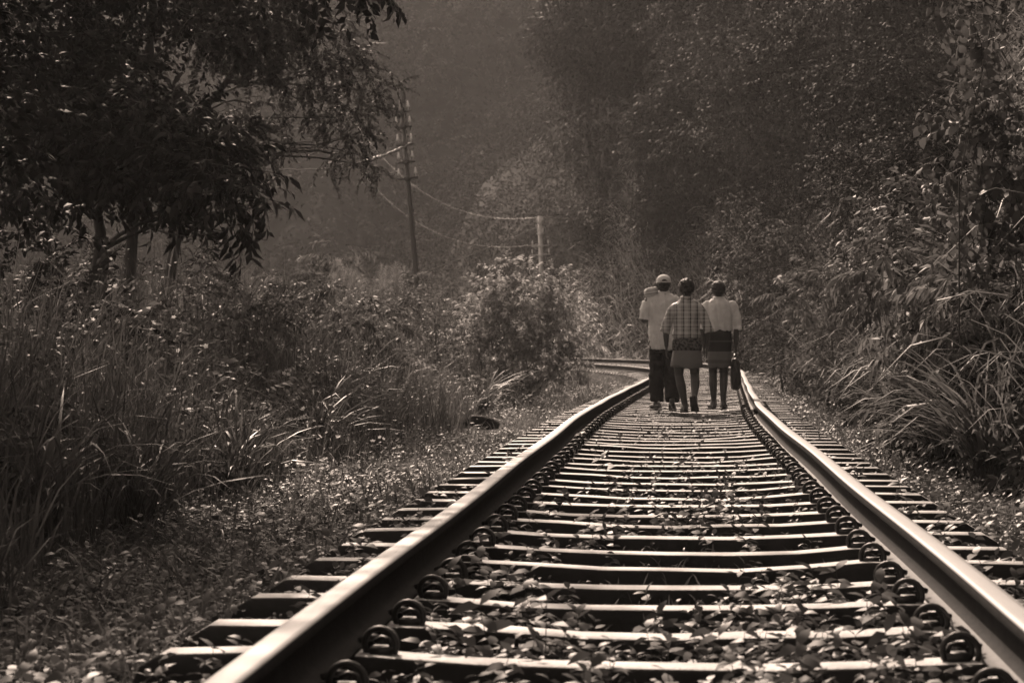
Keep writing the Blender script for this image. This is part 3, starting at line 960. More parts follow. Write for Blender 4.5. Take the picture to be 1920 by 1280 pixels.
# --- plumes of tall reed grass behind the bank
def plume(label, x, ytop, Y, seed):
    rg = np.random.default_rng(4000 + seed)
    p = at_ground(x, 0, Y)
    H = CAM_Z + (640 - ytop) * Y / FPX - p[2]
    t = thing('reed_plume', label, 'reed grass', tuple(p), 0, 'feathery reed plumes')
    mb = MB()
    n = 14
    blades(mb, np.stack([rg.normal(size=n) * .08, rg.normal(size=n) * .08, np.zeros(n)], -1), H * rg.uniform(0.4, 0.7, n), rg.uniform(0.2, 0.6, n), rg.uniform(0, 6.28, n), np.full(n, 0.016), rg.uniform(0, 0.4, n), rg, K=5)
    mb.build('leaf_blades', GRASS, t)
    md = MB(); ms = MB()
    for k in range(4):
        d = rg.normal(size=2) * 0.10
        top = np.array([d[0] * 2.2, d[1] * 2, H * rg.uniform(0.86, 1.0)])
        ms.add(*tube([(d[0] * .5, d[1] * .5, 0), top * 0.6 + (0, 0, 0.1), top], [0.006, 0.004, 0.002], 4))
        m = 260
        q = rg.uniform(0.70, 1.0, m)
        B = top[None] * q[:, None]
        L = 0.50 * (1.10 - q) / 0.4 * rg.uniform(0.5, 1.2, m)
        blades(md, B, L * rg.uniform(0.3, 0.8, m), L * 0.7, rg.uniform(0, 6.28, m), np.full(m, 0.0045), rg.uniform(0, 0.8, m), rg, K=3)
    ms.build('stalk', DRY, t); md.build('seed_head', DRY, t)
for i, (x, y, Y, lab) in enumerate([(632, 478, 44, 'feathery reed plume furthest from the pole, tallest of the four'), (662, 482, 44.5, 'feathery reed plume second from the left, next to the tallest'),
                                    (712, 496, 45, 'feathery reed plume close beside the leaning pole'), (745, 492, 46, 'feathery reed plume touching the leaning pole')]):
    plume(lab, x, y, Y, i)

# ------------------------------------------------------------------ right bank
rg = np.random.default_rng(77)
# leaf cover of the bank (nobody could count it)
mb = MB()
def bank_points(n, sr, dr, pw=1.4):
    s = sr[0] + (sr[1] - sr[0]) * rg.uniform(0, 1, n)
    d = dr[0] + (dr[1] - dr[0]) * rg.uniform(0, 1, n) ** pw
    u = foot(s) + d
    X, Y = track(s, u)
    return np.stack([X, Y, bank_z(s, u)], -1), s, d, u
for n, sr, dr, tp, sc in ((10000, (10, 50), (0.0, 6), FARFINE, 0.65), (12500, (44, 98), (0, 10), FARFINE, 1.1), (5500, (55, 108), (3, 20), FAR, 2.0)):
    P, s, d, u = bank_points(n, sr, dr)
    th = np.interp(s, SS, TH)
    out = np.stack([-np.cos(th), np.sin(th), np.full(n, 0.35)], -1)       # away from the slope
    D = out + rg.normal(size=(n, 3)) * 0.7
    lump = fbm2(s * 0.5, u * 0.5, 55, 2)
    P = P + out * (0.15 + 0.45 * np.clip(lump, -0.3, 1))[:, None] * rg.uniform(0, 1, n)[:, None]
    scatter(mb, tp, P, D, sc * rg.uniform(0.7, 1.3, n), rg, rg.uniform(0.5, 1.3, n))
kind(mb.build('undergrowth', LEAF_BANK), 'stuff', 'mixed leafy undergrowth covering the right hillside')
# hanging grass of the bank
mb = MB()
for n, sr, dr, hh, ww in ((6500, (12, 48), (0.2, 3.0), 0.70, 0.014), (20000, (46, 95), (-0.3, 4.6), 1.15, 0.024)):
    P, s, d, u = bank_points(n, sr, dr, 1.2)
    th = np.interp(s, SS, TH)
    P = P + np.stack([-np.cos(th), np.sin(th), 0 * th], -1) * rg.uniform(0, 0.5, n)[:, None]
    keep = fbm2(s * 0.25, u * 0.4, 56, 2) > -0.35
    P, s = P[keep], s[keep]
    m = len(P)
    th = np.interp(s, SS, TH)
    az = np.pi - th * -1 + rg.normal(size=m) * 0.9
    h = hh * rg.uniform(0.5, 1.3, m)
    blades(mb, P, h, h * rg.uniform(0.3, 1.1, m), az, ww * rg.uniform(0.7, 1.3, m), rg.uniform(0.2, 1.2, m), rg, K=4, tone=rg.uniform(0.6, 1.4, m) * (1 + 2.0 * smooth((s - 50) / 14)))  # distant blades made paler: soft light through the grass is painted in
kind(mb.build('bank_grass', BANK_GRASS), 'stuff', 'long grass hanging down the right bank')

# individual shrubs and trees of the right hillside: (name, label, x, y of the crown centre in the photo, depth, radius, kind)
def on_bank(x, Y):
    X = (x - 960) * Y / FPX
    return np.array([X, Y, gz1(X, Y)])
R_SHRUBS = [
    ('bamboo-like arching shrub with long bright leaves low on the right bank', 1790, 560, 18.0, 0.55, LANCE, 0.8, LEAF_PALE),
    ('shrub with long leaves leaning over the weeds at the right border', 1900, 560, 17.0, 0.5, LANCE, 0.8, LEAF_PALE),
    ('bright-topped shrub crowning the near part of the right bank', 1745, 455, 20.0, 0.5, BROAD, 0.7, LEAF_PALE),
    ('rounded shrub with pale top right beside the walking men', 1470, 500, 44.0, 0.85, FINE, 0.9, LEAF),
    ('low shrub below the rounded pale-topped one by the path', 1490, 610, 46.0, 0.6, FINE, 0.9, LEAF),
    ('layered shrub with leafy tiers jutting out from the right slope', 1640, 190, 37.0, 0.75, FARFINE, 0.75, LEAF_BANK),
    ('second tiered shrub just under the leafy tiers on the right slope', 1625, 280, 35.0, 0.65, FARFINE, 0.75, LEAF_BANK),
    ('dense shrub midway up the right slope above the arching grass', 1640, 380, 30.0, 0.7, FINE, 0.9, LEAF_BANK),
    ('shrub at mid height beside the creeper column', 1760, 330, 27.0, 0.65, FERN, 0.8, LEAF_BANK),
    ('dark shrub on the slope directly behind the right-hand man', 1400, 430, 62.0, 1.0, FARFINE, 1.2, LEAF_BANK),
    ('tangled shrub on the slope over the cap-wearing man', 1270, 390, 78.0, 1.0, FAR, 1.4, LEAF_BANK),
    ('hazy shrub on the slope left of the cap-wearing man', 1150, 420, 88.0, 1.1, FARFINE, 1.6, LEAF_BANK),
    ('shrub spilling foliage over the foot of the right slope', 1555, 560, 33.0, 0.5, LANCE, 0.8, LEAF_PALE),
]
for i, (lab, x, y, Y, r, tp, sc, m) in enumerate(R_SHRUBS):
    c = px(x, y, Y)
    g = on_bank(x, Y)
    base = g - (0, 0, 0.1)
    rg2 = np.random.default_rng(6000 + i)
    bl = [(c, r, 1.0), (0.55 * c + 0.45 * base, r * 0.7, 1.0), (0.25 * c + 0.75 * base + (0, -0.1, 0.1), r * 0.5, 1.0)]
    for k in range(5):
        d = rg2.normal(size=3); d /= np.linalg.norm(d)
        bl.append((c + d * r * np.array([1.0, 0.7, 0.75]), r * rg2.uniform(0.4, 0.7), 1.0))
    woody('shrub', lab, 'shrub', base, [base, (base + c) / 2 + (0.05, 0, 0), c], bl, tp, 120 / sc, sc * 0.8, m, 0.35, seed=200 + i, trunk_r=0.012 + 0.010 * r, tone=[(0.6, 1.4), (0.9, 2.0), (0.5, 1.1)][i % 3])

R_TREES = [
    ('tall tree with glinting leaves at the left edge of the hillside, top of the view', 1130, 30, 92.0, 2.2, FAR, 1.5, LEAF_BANK),
    ('tall tree behind the glinting one, its crown darker and further right', 1270, 60, 88.0, 2.6, FAR, 1.5, LEAF_BANK),
    ('tree with a pale tuft of foliage on its left, in the middle of the slope', 1330, 140, 80.0, 1.6, FARFINE, 1.5, LEAF_BANK),
    ('dark tree high on the slope over the right-hand man', 1420, 60, 70.0, 2.3, FARFINE, 1.15, LEAF_BANK),
    ('dark tree on the slope between the tiered shrub and the men', 1490, 190, 62.0, 2.0, FARFINE, 1.15, LEAF_BANK),
    ('very dark tree at the top of the right slope', 1600, 30, 50.0, 1.8, FARFINE, 1.0, LEAF_BANK),
    ('very dark tree at the top right behind the hanging leaves', 1760, 40, 40.0, 1.7, FARFINE, 0.9, LEAF_BANK),
    ('round-headed tree below the glinting tree, on the hillside edge', 1180, 210, 93.0, 2.4, FARFINE, 1.7, LEAF_BANK),
    ('hillside tree above the tangled shrub in the centre of the slope', 1300, 280, 80.0, 1.7, FAR, 1.4, LEAF_BANK),
    ('bushy tree with bright upper rim on the slope above the right-hand man', 1390, 270, 68.0, 1.4, FARFINE, 1.4, LEAF_BANK),
]
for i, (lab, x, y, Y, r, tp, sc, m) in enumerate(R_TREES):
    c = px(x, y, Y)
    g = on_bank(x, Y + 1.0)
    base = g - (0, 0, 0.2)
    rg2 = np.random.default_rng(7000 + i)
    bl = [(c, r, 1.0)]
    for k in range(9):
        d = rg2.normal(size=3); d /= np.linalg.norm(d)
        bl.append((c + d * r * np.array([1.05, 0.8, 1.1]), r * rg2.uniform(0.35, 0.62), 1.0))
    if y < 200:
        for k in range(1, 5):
            bl.append((c + r * np.array([rg2.uniform(-0.5, 0.5), 0.3 * k, 1.25 * k]), r * (1.0 - 0.1 * k), 0.6))  # crowns stacked above the view, added to keep the hillside in shade
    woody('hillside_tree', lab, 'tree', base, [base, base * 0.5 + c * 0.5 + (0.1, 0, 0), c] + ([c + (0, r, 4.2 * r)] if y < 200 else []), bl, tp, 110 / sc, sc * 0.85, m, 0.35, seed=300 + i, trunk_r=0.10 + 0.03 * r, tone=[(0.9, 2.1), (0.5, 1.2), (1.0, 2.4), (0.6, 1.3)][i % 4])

# creepers hanging at the right border
def creeper(label, pts, r, seed, n_per=150):
    base = np.array(pts[-1], float)
    base[2] = gz1(base[0], base[1])
    bl = [(np.asarray(p, float), r * q, 1.0) for p, q in zip(pts, np.random.default_rng(seed).uniform(0.75, 1.15, len(pts)))]
    woody('creeper', label, 'creeper', base, [base] + [np.asarray(p, float) + (0.05, 0.25, 0) for p in pts[::-1]], bl, HEART, n_per, 0.62, LEAF_PALE, 0.8, seed=seed, trunk_r=0.007, tone=(0.6, 1.2))
creeper('broad-leaved creeper tumbling down the right border of the view', [px(1870, 80, 17), px(1840, 150, 17), px(1850, 210, 16.8), px(1830, 280, 16.7), px(1860, 340, 16.6), px(1840, 410, 16.6), px(1900, 260, 16.8), px(1910, 380, 16.5)], 0.26, 401)
creeper('small bunch of broad leaves hanging into the top right corner', [px(1850, -40, 16), px(1820, 10, 16), px(1865, 15, 16)], 0.12, 402, 220)
for i, (x, Y, n, h, sp, lab) in enumerate([
        (1770, 17.5, 110, 1.0, 0.7, 'big tussock of arching bright blades at the foot of the right bank'),
        (1850, 15.5, 110, 1.1, 0.9, 'tall tussock of crossing blades at the right border'),
        (1690, 24.0, 80, 0.8, 0.6, 'tussock of arching blades further along the right bank, nearer the men'),
        (1900, 20.0, 90, 1.1, 0.8, 'spiky tussock up the right bank beneath the creeper'),
        (1610, 30.0, 60, 0.7, 0.5, 'tussock drooping over the weeds where the right bank begins to bend')]):
    tussock(lab, on_bank(x, Y) + (0, 0, 0.05), n, h, sp, 0.020, 20 + i, az=math.pi * 1.08, material=BANK_GRASS, tone=(0.5, 1.5))

# far woods: read as one mass, crown upon crown
rg = np.random.default_rng(88)
def woods(name, label, n, xr, yr, fz, rr, per, sc):
    mb = MB()
    X = rg.uniform(*xr, n); Y = rg.uniform(*yr, n)
    Z = fz(X, Y)
    for k in range(n):
        if Z[k] < 0.3: continue
        r = rg.uniform(*rr)
        d = rg.normal(size=(per, 3)); d /= np.linalg.norm(d, axis=1)[:, None]
        d[:, 1] = -np.abs(d[:, 1]) * 0.9
        rho = (0.6 + 0.4 * rg.uniform(0, 1, per)) * (1 + 0.3 * fbm(d * 2 + k, 5, 2))
        P = np.array([X[k], Y[k], Z[k] + 0.5 * r]) + d * rho[:, None] * r * np.array([1, 1, 1.15])
        scatter(mb, FARFINE, P, d + rg.normal(size=d.shape) * 0.6 + (0, 0, -0.1), sc * rg.uniform(0.6, 1.3, per), rg, rg.uniform(0.6, 1.5, per) * rg.uniform(0.4, 1.8))
    kind(mb.build(name, LEAF_FAR), 'stuff', label)
woods('hill_woods', 'hazy woods on the hill in the middle distance', 150, (-8, 10), (101, 142), mid_z, (1.2, 2.6), 80, 1.8)
woods('far_woods', 'faint woods on the far hill in the haze', 200, (-40, 8), (128, 200), far_z, (2.4, 5.0), 75, 3.0)

# ------------------------------------------------------------------ telegraph poles and wires
def telegraph_pole(label, foot_p, top_p, r0, r1, arms, arm_l, m_shaft, sleeve=True, seed=0):
    t = thing('telegraph_pole', label, 'telegraph pole', tuple(foot_p))
    f, q = np.zeros(3), np.asarray(top_p, float) - np.asarray(foot_p, float)
    L = np.linalg.norm(q)
    ax = q / L
    MB().add(*tube([f - ax * 0.3, q * 0.3, q * 0.62, q], [r0 * 0.82, r0 * 0.72, r1 * 1.1, r1], 14)).build('shaft', m_shaft, t, True)
    if sleeve:
        mb = MB()
        mb.add(*tube([f - ax * 0.3, q * 0.22], [r0 * 1.12, r0 * 1.0], 14))
        mb.add(*tube([q * 0.205, q * 0.22], [r0 * 1.15, r0 * 1.15], 14))
        mb.add(*tube([q * 0.30, q * 0.315], [r0 * 0.90, r0 * 0.90], 14))
        mb.build('base_sleeve', POLE_DARK, t, True)
    rg = random.Random(seed)
    for z, l in arms:
        c = ax * L * z
        mb = MB()
        mb.add(*box((0, 0, 0), (2 * l, 0.04, 0.04)))
        mb.add(*box((0, -r1 - 0.01, 0), (r1 * 2.6, 0.03, 0.10)))
        a = mb.build('crossarm', POLE_DARK if sleeve else POLE, t, False, tuple(c + (0, -r1 - 0.02, 0)))
        a.rotation_euler = (0, rg.uniform(-0.05, 0.05) + math.atan2(ax[0], ax[2]), 0)
        for q2 in (-1, 1):
            mi = MB()
            zz = np.array([0, 0.05, 0.055, 0.085, 0.09, 0.12, 0.125, 0.16, 0.175])
            rr = np.array([0.009, 0.009, 0.030, 0.028, 0.018, 0.025, 0.016, 0.018, 0.004])
            mi.add(*tube(np.stack([np.zeros(9), np.zeros(9), zz], -1), rr, 10))
            mi.build('insulator', CERAMIC, a, True, (q2 * (l - 0.04), 0, 0.03))
    return t
p1f = px(796, 600, 45); p1f[2] = gz1(p1f[0], p1f[1])
telegraph_pole('dark leaning telegraph pole with five short crossarms, left of the line', p1f, px(752, 188, 45), 0.082, 0.042,
               [(0.955, 0.17), (0.90, 0.17), (0.835, 0.17), (0.77, 0.17), (0.71, 0.20)], 0.2, POLE_DARK, True, 1)
p2f = px(1019, 640, 84); p2f[2] = gz1(p2f[0], p2f[1])
telegraph_pole('pale upright telegraph pole rising behind the large rounded bush', p2f, px(1012, 405, 84), 0.095, 0.072,
               [(0.955, 0.13), (0.88, 0.13), (0.80, 0.32), (0.74, 0.34)], 0.2, POLE, False, 2)

def wire(label, a, b, sag, r, name='wire', vine=None, seed=0):
    n = 26
    t = np.linspace(0, 1, n)[:, None]
    P = np.asarray(a) * (1 - t) + np.asarray(b) * t
    P[:, 2] -= (4 * sag * t * (1 - t)).ravel()
    e = thing(name, label, 'wire', tuple(P[0]))
    MB().add(*tube(P - P[0], r, 5)).build('cable', WIRE, e, True)
    if vine:
        rg = np.random.default_rng(seed)
        t0, t1 = vine
        k = 40
        q = np.linspace(t0, t1, k)[:, None]
        V = np.asarray(a) * (1 - q) + np.asarray(b) * q
        V[:, 2] -= (4 * sag * q * (1 - q)).ravel()
        V = V + rg.normal(size=V.shape) * 0.015
        MB().add(*tube(V - P[0], (0.022 if seed == 1 else 0.014) * (1 + 0.5 * rg.uniform(-1, 1, k)), 6)).build('dry_vine', CREEP, e, True)
    return e
wire('vine-wrapped wire running left from the leaning pole into the foliage', px(770, 270, 45), px(420, 300, 38), 0.30, 0.008, vine=(0.0, 0.30), seed=1)
wire('upper sagging vine-hung wire at the far upright pole', px(1008, 408, 84), px(640, 190, 128), 1.9, 0.0035, vine=(0.0, 0.16), seed=2)
wire('lower sagging vine-hung wire at the far upright pole', px(1008, 458, 84), px(640, 270, 128), 1.8, 0.0035, vine=(0.0, 0.18), seed=3)
wire('straight stay wire slanting down to the left from the far upright pole', px(1008, 425, 84), px(800, 508, 78), 0.05, 0.016)
wire('thin wire leading right from the top of the far pole to the slope', px(1014, 407, 84), px(1180, 402, 96), 0.1, 0.012)

# dark log lying in the grass
rg = np.random.default_rng(9)
p = at_ground(903, 0, 26.5)
pts = np.array([[-0.20, 0.02, 0.10], [-0.12, 0.0, 0.125], [0.0, -0.02, 0.115], [0.11, -0.01, 0.085], [0.19, 0.0, 0.055]])
V, F = tube(pts, [0.034, 0.066, 0.078, 0.072, 0.046], 12)
V = V + 0.02 * np.stack([1.3 * fbm(V * 12, 1), 1.3 * fbm(V * 12, 2), 1.3 * fbm(V * 12, 3)], -1)
tag(MB().add(V, F).build('log', ROCK, None, True, tuple(p + (0, 0, -0.035))), 'dark log lying on the grass left of the rails', 'log')

# ------------------------------------------------------------------ the three men
def remesh(mb, name, voxel, material, iters=3, fold=None, parent=None):
    me = mb.mesh(name + '_source', material)
    o = bpy.data.objects.new(name + '_source', me)
    COL.objects.link(o)
    m = o.modifiers.new('r', 'REMESH'); m.mode = 'VOXEL'; m.voxel_size = voxel; m.use_smooth_shade = True
    if iters:
        sm = o.modifiers.new('s', 'SMOOTH'); sm.factor = 0.5; sm.iterations = iters
    dg = bpy.context.evaluated_depsgraph_get()
    out = bpy.data.meshes.new_from_object(o.evaluated_get(dg))
    bpy.data.objects.remove(o)
    bpy.data.meshes.remove(me)
    out.name = name
    n = len(out.vertices)
    co = np.empty(n * 3, np.float32); out.vertices.foreach_get('co', co)
    no = np.empty(n * 3, np.float32); out.vertices.foreach_get('normal', no)
    co = co.reshape(-1, 3).astype(float); no = no.reshape(-1, 3)
    if fold is not None:
        co = co + no * fold(co)[:, None]
        out.vertices.foreach_set('co', co.astype(np.float32).ravel())
    if 'tone' not in out.attributes:
        pass
    out.materials.clear(); out.materials.append(material)
    out.polygons.foreach_set('use_smooth', np.ones(len(out.polygons), bool))
    out.update()
    return link(name, out, parent)

def chain(mb, pts, rad, sides=14):
    for a, b, r0, r1 in zip(pts[:-1], pts[1:], rad[:-1], rad[1:]):
        mb.add(*capsule(a, b, r0, r1, sides))

def hand(mb, wrist, d, side, curl=0.6, sc=0.95):
    """a hand hanging along d from the wrist; thumb to the front"""
    d = np.asarray(d, float); d /= np.linalg.norm(d)
    f = np.array([0, 1.0, 0]); f = f - d * f.dot(d); f /= np.linalg.norm(f)      # forward: fingers lie side by side along it
    inn = np.cross(d, f) * 1.0
    if inn[0] * side > 0: inn = -inn                                           # towards the thigh
    w = np.asarray(wrist, float)
    pc = w + d * 0.045 * sc
    for q in (-0.024, -0.008, 0.008, 0.024):
        mb.add(*capsule(w + d * 0.005 + f * q * 0.6, w + d * 0.085 * sc + f * q, 0.015, 0.0125, 8))
    for q, l in ((0.027, 0.068), (0.009, 0.078), (-0.009, 0.072), (-0.027, 0.055)):
        p = w + d * 0.085 * sc + f * q
        dirs = [d, d + inn * curl * 0.8, d + inn * curl * 2.0]
        for k, (dd, ll) in enumerate(zip(dirs, (0.42, 0.33, 0.25))):
            dd = dd / np.linalg.norm(dd)
            e = p + dd * l * ll * sc
            mb.add(*capsule(p, e, 0.0088 - 0.0008 * k, 0.0082 - 0.0008 * k, 8))
            p = e
    p = w + d * 0.028 * sc + f * 0.026
    e = p + (d * 0.6 + f * 0.7 + inn * 0.2) * 0.036 * sc
    mb.add(*capsule(p, e, 0.012, 0.010, 8))
    mb.add(*capsule(e, e + (d * 0.95 + f * 0.2 + inn * 0.35) * 0.030 * sc, 0.0098, 0.0085, 8))

def foot_shape(mb, ankle, toe_dir, pitch=0.0, L=0.235):
    """bare foot: heel, instep, ball and toes; pitch lifts the heel"""
    a = np.asarray(ankle, float)
    t = np.array([toe_dir[0], toe_dir[1], 0.0]); t /= np.linalg.norm(t)
    sd = np.array([t[1], -t[0], 0])
    fw = t * math.cos(pitch) - np.array([0, 0, 1]) * math.sin(pitch)
    up = np.array([0, 0, 1]) * math.cos(pitch) + t * math.sin(pitch)
    heel = a - fw * 0.045 - up * 0.045
    ball = a + fw * 0.125 - up * 0.050
    mb.add(*capsule(a, heel, 0.034, 0.030, 10))
    mb.add(*capsule(heel, a + fw * 0.05 - up * 0.052, 0.029, 0.027, 10))
    mb.add(*capsule(a, ball + up * 0.006, 0.033, 0.024, 10))
    for q in (-0.022, 0.0, 0.022):
        mb.add(*capsule(a + fw * 0.03 - up * 0.045 + sd * q * 0.5, ball + sd * q, 0.024, 0.022, 8))
    for q, l, r in ((-0.032, 0.050, 0.0125), (-0.014, 0.050, 0.0095), (0.003, 0.045, 0.009), (0.019, 0.038, 0.0085), (0.033, 0.028, 0.008)):
        b = ball + sd * q * 0.9
        mb.add(*capsule(b, b + t * l - np.array([0, 0, 0.006]), r + 0.002, r, 8))
    return heel, ball, fw, up, sd, t

def head_shape(mb, c, h=0.105, yaw=0.0):
    """c: head centre; faces +y"""
    c = np.asarray(c, float)
    mb.add(*ellipsoid(c + (0, -0.012, 0.022), (0.074, 0.088, 0.082)))
    mb.add(*ellipsoid(c + (0, 0.022, -0.035), (0.058, 0.066, 0.070)))
    mb.add(*capsule(c + (0, 0.072, -0.082), c + (0, 0.066, -0.088), 0.022, 0.020))
    mb.add(*capsule(c + (0, 0.088, 0.005), c + (0, 0.106, -0.028), 0.008, 0.013, 8))       # nose
    for q in (-1, 1):
        mb.add(*capsule(c + (q * 0.015, 0.085, -0.055), c + (0, 0.091, -0.054), 0.007, 0.009, 8))   # lips
        mb.add(*capsule(c + (q * 0.015, 0.080, -0.064), c + (0, 0.087, -0.066), 0.007, 0.009, 8))
        mb.add(*capsule(c + (q * 0.016, 0.082, 0.014), c + (q * 0.044, 0.070, 0.014), 0.010, 0.009, 8))   # brow
        mb.add(*capsule(c + (q * 0.031, 0.072, -0.004), c + (q * 0.033, 0.072, -0.004), 0.011, 0.011, 8))  # eye
        mb.add(*capsule(c + (q * 0.040, 0.060, -0.032), c + (q * 0.046, 0.045, -0.030), 0.018, 0.016, 8))  # cheek
        for a in np.linspace(-1.9, 1.6, 6):                                                        # ear
            mb.add(*capsule(c + (q * 0.078, -0.006 - 0.016 * math.cos(a), -0.012 + 0.026 * math.sin(a)), c + (q * 0.084, -0.010 - 0.018 * math.cos(a), -0.012 + 0.030 * math.sin(a)), 0.008, 0.007, 6))

def torso_shape(mb, pelvis_z, neck_z, sh, w=0.15, d=0.095, lean=0.0):
    H = neck_z - pelvis_z
    mb.add(*loft([(0, lean * t, pelvis_z - 0.10 + (H + 0.10) * t, w * a, d * b) for t, a, b in
                  ((0.0, 0.70, 0.9), (0.12, 1.0, 1.05), (0.30, 0.92, 0.95), (0.5, 0.98, 1.0), (0.72, 1.15, 1.10), (0.86, 1.15, 1.0), (0.94, 0.8, 0.75), (1.0, 0.42, 0.55))], 26))
    for q in (-1, 1):
        mb.add(*capsule((q * 0.06, lean * 0.95, neck_z - 0.045), (q * sh, lean * 0.9, neck_z - 0.085), 0.045, 0.055))

def crease(seed, amp=0.006, fx=22, fz=7, ybias=0):
    def f(co):
        P = np.stack([co[:, 0] * fx, co[:, 1] * fx, co[:, 2] * fz + 0.9 * co[:, 0] * fx], -1)
        back = 0.010 * (1 - smooth((np.abs(co[:, 0]) - 0.09) / 0.04)) * vnoise(np.stack([co[:, 0] * 26 + co[:, 2] * 5, co[:, 1] * 3, co[:, 2] * 2.2], -1), seed + 9) * ybias
        return back + amp * fbm(P, seed, 2) + amp * 0.6 * fbm(co * np.array([30, 30, 22.0]), seed + 5, 2)
    return f

def cloth_mat(name, v, rough=0.85, trans=0.25, plaid=None, stripes=None, pattern=None):
    m = mat(name, v, rough, spec=0.15, var=0.08, scale=14, bump=0.25, bscale=260, trans=trans)
    t = m.node_tree; N, L = t.nodes, t.links
    src = [l.from_socket for l in t.links if l.to_node.type == 'BSDF_PRINCIPLED' and l.to_socket.name == 'Base Color'][0]
    tc = N.new('ShaderNodeTexCoord'); sp = N.new('ShaderNodeSeparateXYZ')
    L.new(tc.outputs['Object'], sp.inputs[0])
    fac = None
    def band(sock, period, off, width):
        a = N.new('ShaderNodeMath'); a.operation = 'ADD'; a.inputs[1].default_value = 10 + off
        L.new(sock, a.inputs[0])
        w = N.new('ShaderNodeMath'); w.operation = 'PINGPONG'; w.inputs[1].default_value = period / 2
        L.new(a.outputs[0], w.inputs[0])
        c = N.new('ShaderNodeMapRange'); c.interpolation_type = 'SMOOTHSTEP'
        c.inputs[1].default_value = width * 0.7; c.inputs[2].default_value = width
        c.inputs[3].default_value = 1; c.inputs[4].default_value = 0
        L.new(w.outputs[0], c.inputs[0])
        return c.outputs[0]
    def mul(a, k):
        q = N.new('ShaderNodeMath'); q.operation = 'MULTIPLY'; q.inputs[1].default_value = k
        L.new(a, q.inputs[0]); return q.outputs[0]
    def addn(a, b):
        q = N.new('ShaderNodeMath'); q.operation = 'ADD'; q.use_clamp = True
        L.new(a, q.inputs[0]); L.new(b, q.inputs[1]); return q.outputs[0]
    if plaid:
        fac = addn(addn(mul(band(sp.outputs[0], 0.078, 0.02, 0.008), 0.42), mul(band(sp.outputs[2], 0.094, 0.01, 0.008), 0.36)),
                   addn(mul(band(sp.outputs[0], 0.082, 0.055, 0.020), 0.22), mul(band(sp.outputs[2], 0.088, 0.05, 0.020), 0.20)))
    if stripes:
        fac = None
        for z0, z1, k in stripes:
            c = N.new('ShaderNodeMapRange'); c.inputs[1].default_value = z0 - 0.003; c.inputs[2].default_value = z0 + 0.003
            L.new(sp.outputs[2], c.inputs[0])
            e = N.new('ShaderNodeMapRange'); e.inputs[1].default_value = z1 - 0.003; e.inputs[2].default_value = z1 + 0.003
            e.inputs[3].default_value = 1; e.inputs[4].default_value = 0
            L.new(sp.outputs[2], e.inputs[0])
            q = N.new('ShaderNodeMath'); q.operation = 'MULTIPLY'
            L.new(c.outputs[0], q.inputs[0]); L.new(e.outputs[0], q.inputs[1])
            fac = mul(q.outputs[0], k) if fac is None else addn(fac, mul(q.outputs[0], k))
    if pattern:
        vo = N.new('ShaderNodeTexNoise'); vo.inputs['Scale'].default_value = 34; vo.inputs['Detail'].default_value = 3
        L.new(tc.outputs['Object'], vo.inputs['Vector'])
        c = N.new('ShaderNodeMapRange'); c.inputs[1].default_value = 0.47; c.inputs[2].default_value = 0.53; c.inputs[4].default_value = 0.8
        L.new(vo.outputs[0], c.inputs[0]); fac = c.outputs[0]
    if fac is not None:
        one = N.new('ShaderNodeMath'); one.operation = 'SUBTRACT'; one.inputs[0].default_value = 1.0
        L.new(fac, one.inputs[1])
        mu = N.new('ShaderNodeMath'); mu.operation = 'MULTIPLY'
        L.new(src, mu.inputs[0]); L.new(one.outputs[0], mu.inputs[1])
        for l in list(t.links):
            if l.from_socket == src and l.to_node.type in ('BSDF_PRINCIPLED', 'BSDF_TRANSLUCENT'):
                to = l.to_socket; t.links.remove(l); L.new(mu.outputs[0], to)
    return m

C_WHITE = cloth_mat('white_cotton', 0.85, trans=0.35)
C_WHITE2 = cloth_mat('cream_cotton', 0.82, trans=0.35)
C_PLAID = cloth_mat('plaid_cotton', 0.64, trans=0.3, plaid=True)
C_TROUSER = cloth_mat('dark_trouser_cloth', 0.022, trans=0.02)
C_SARONG = cloth_mat('grey_sarong', 0.18, trans=0.22)
C_FOLD = cloth_mat('printed_sarong', 0.13, trans=0.1, pattern=True)
C_STRIPE = cloth_mat('striped_sarong', 0.14, trans=0.15, stripes=[(0.70, 1.2, 0.78), (0.815, 0.83, -0.3), (0.645, 0.675, -0.5), (0.56, 0.60, 0.25)])
C_BUNDLE = cloth_mat('striped_bundle', 0.62, trans=0.15, stripes=[(-0.03, -0.015, 0.5), (0.005, 0.02, 0.5), (0.035, 0.045, 0.5)])
SANDAL = mat('sandal_rubber', 0.02, 0.7, var=0.3)
LEATHER = mat('black_leather', 0.022, 0.35, spec=0.5, var=0.3, scale=20, bump=0.3, bscale=90)
BUCKLE = mat('bright_buckle', 0.8, 0.2, metal=0.9, var=0.05)

def hair_obj(c, parent, grow, low, seed, top=1.0):
    """a cap of short curly hair around the skull"""
    c = np.asarray(c, float)
    mb = MB()
    mb.add(*ellipsoid(c + (0, -0.016, 0.030), (0.076 + grow, 0.088 + grow, (0.078 + grow) * top), 24, 16))
    mb.add(*ellipsoid(c + (0, -0.040, low), (0.066 + grow * 0.6, 0.060 + grow * 0.6, 0.050), 20, 12))
    def f(co):
        # open in front of the face
        return 0.007 * fbm(co * 75, seed, 2) - 0.035 * smooth((co[:, 1] - c[1] - 0.035) / 0.03) * smooth((c[2] + 0.055 - co[:, 2]) / 0.02)
    return remesh(mb, 'hair', 0.006, HAIR, 1, f, parent)

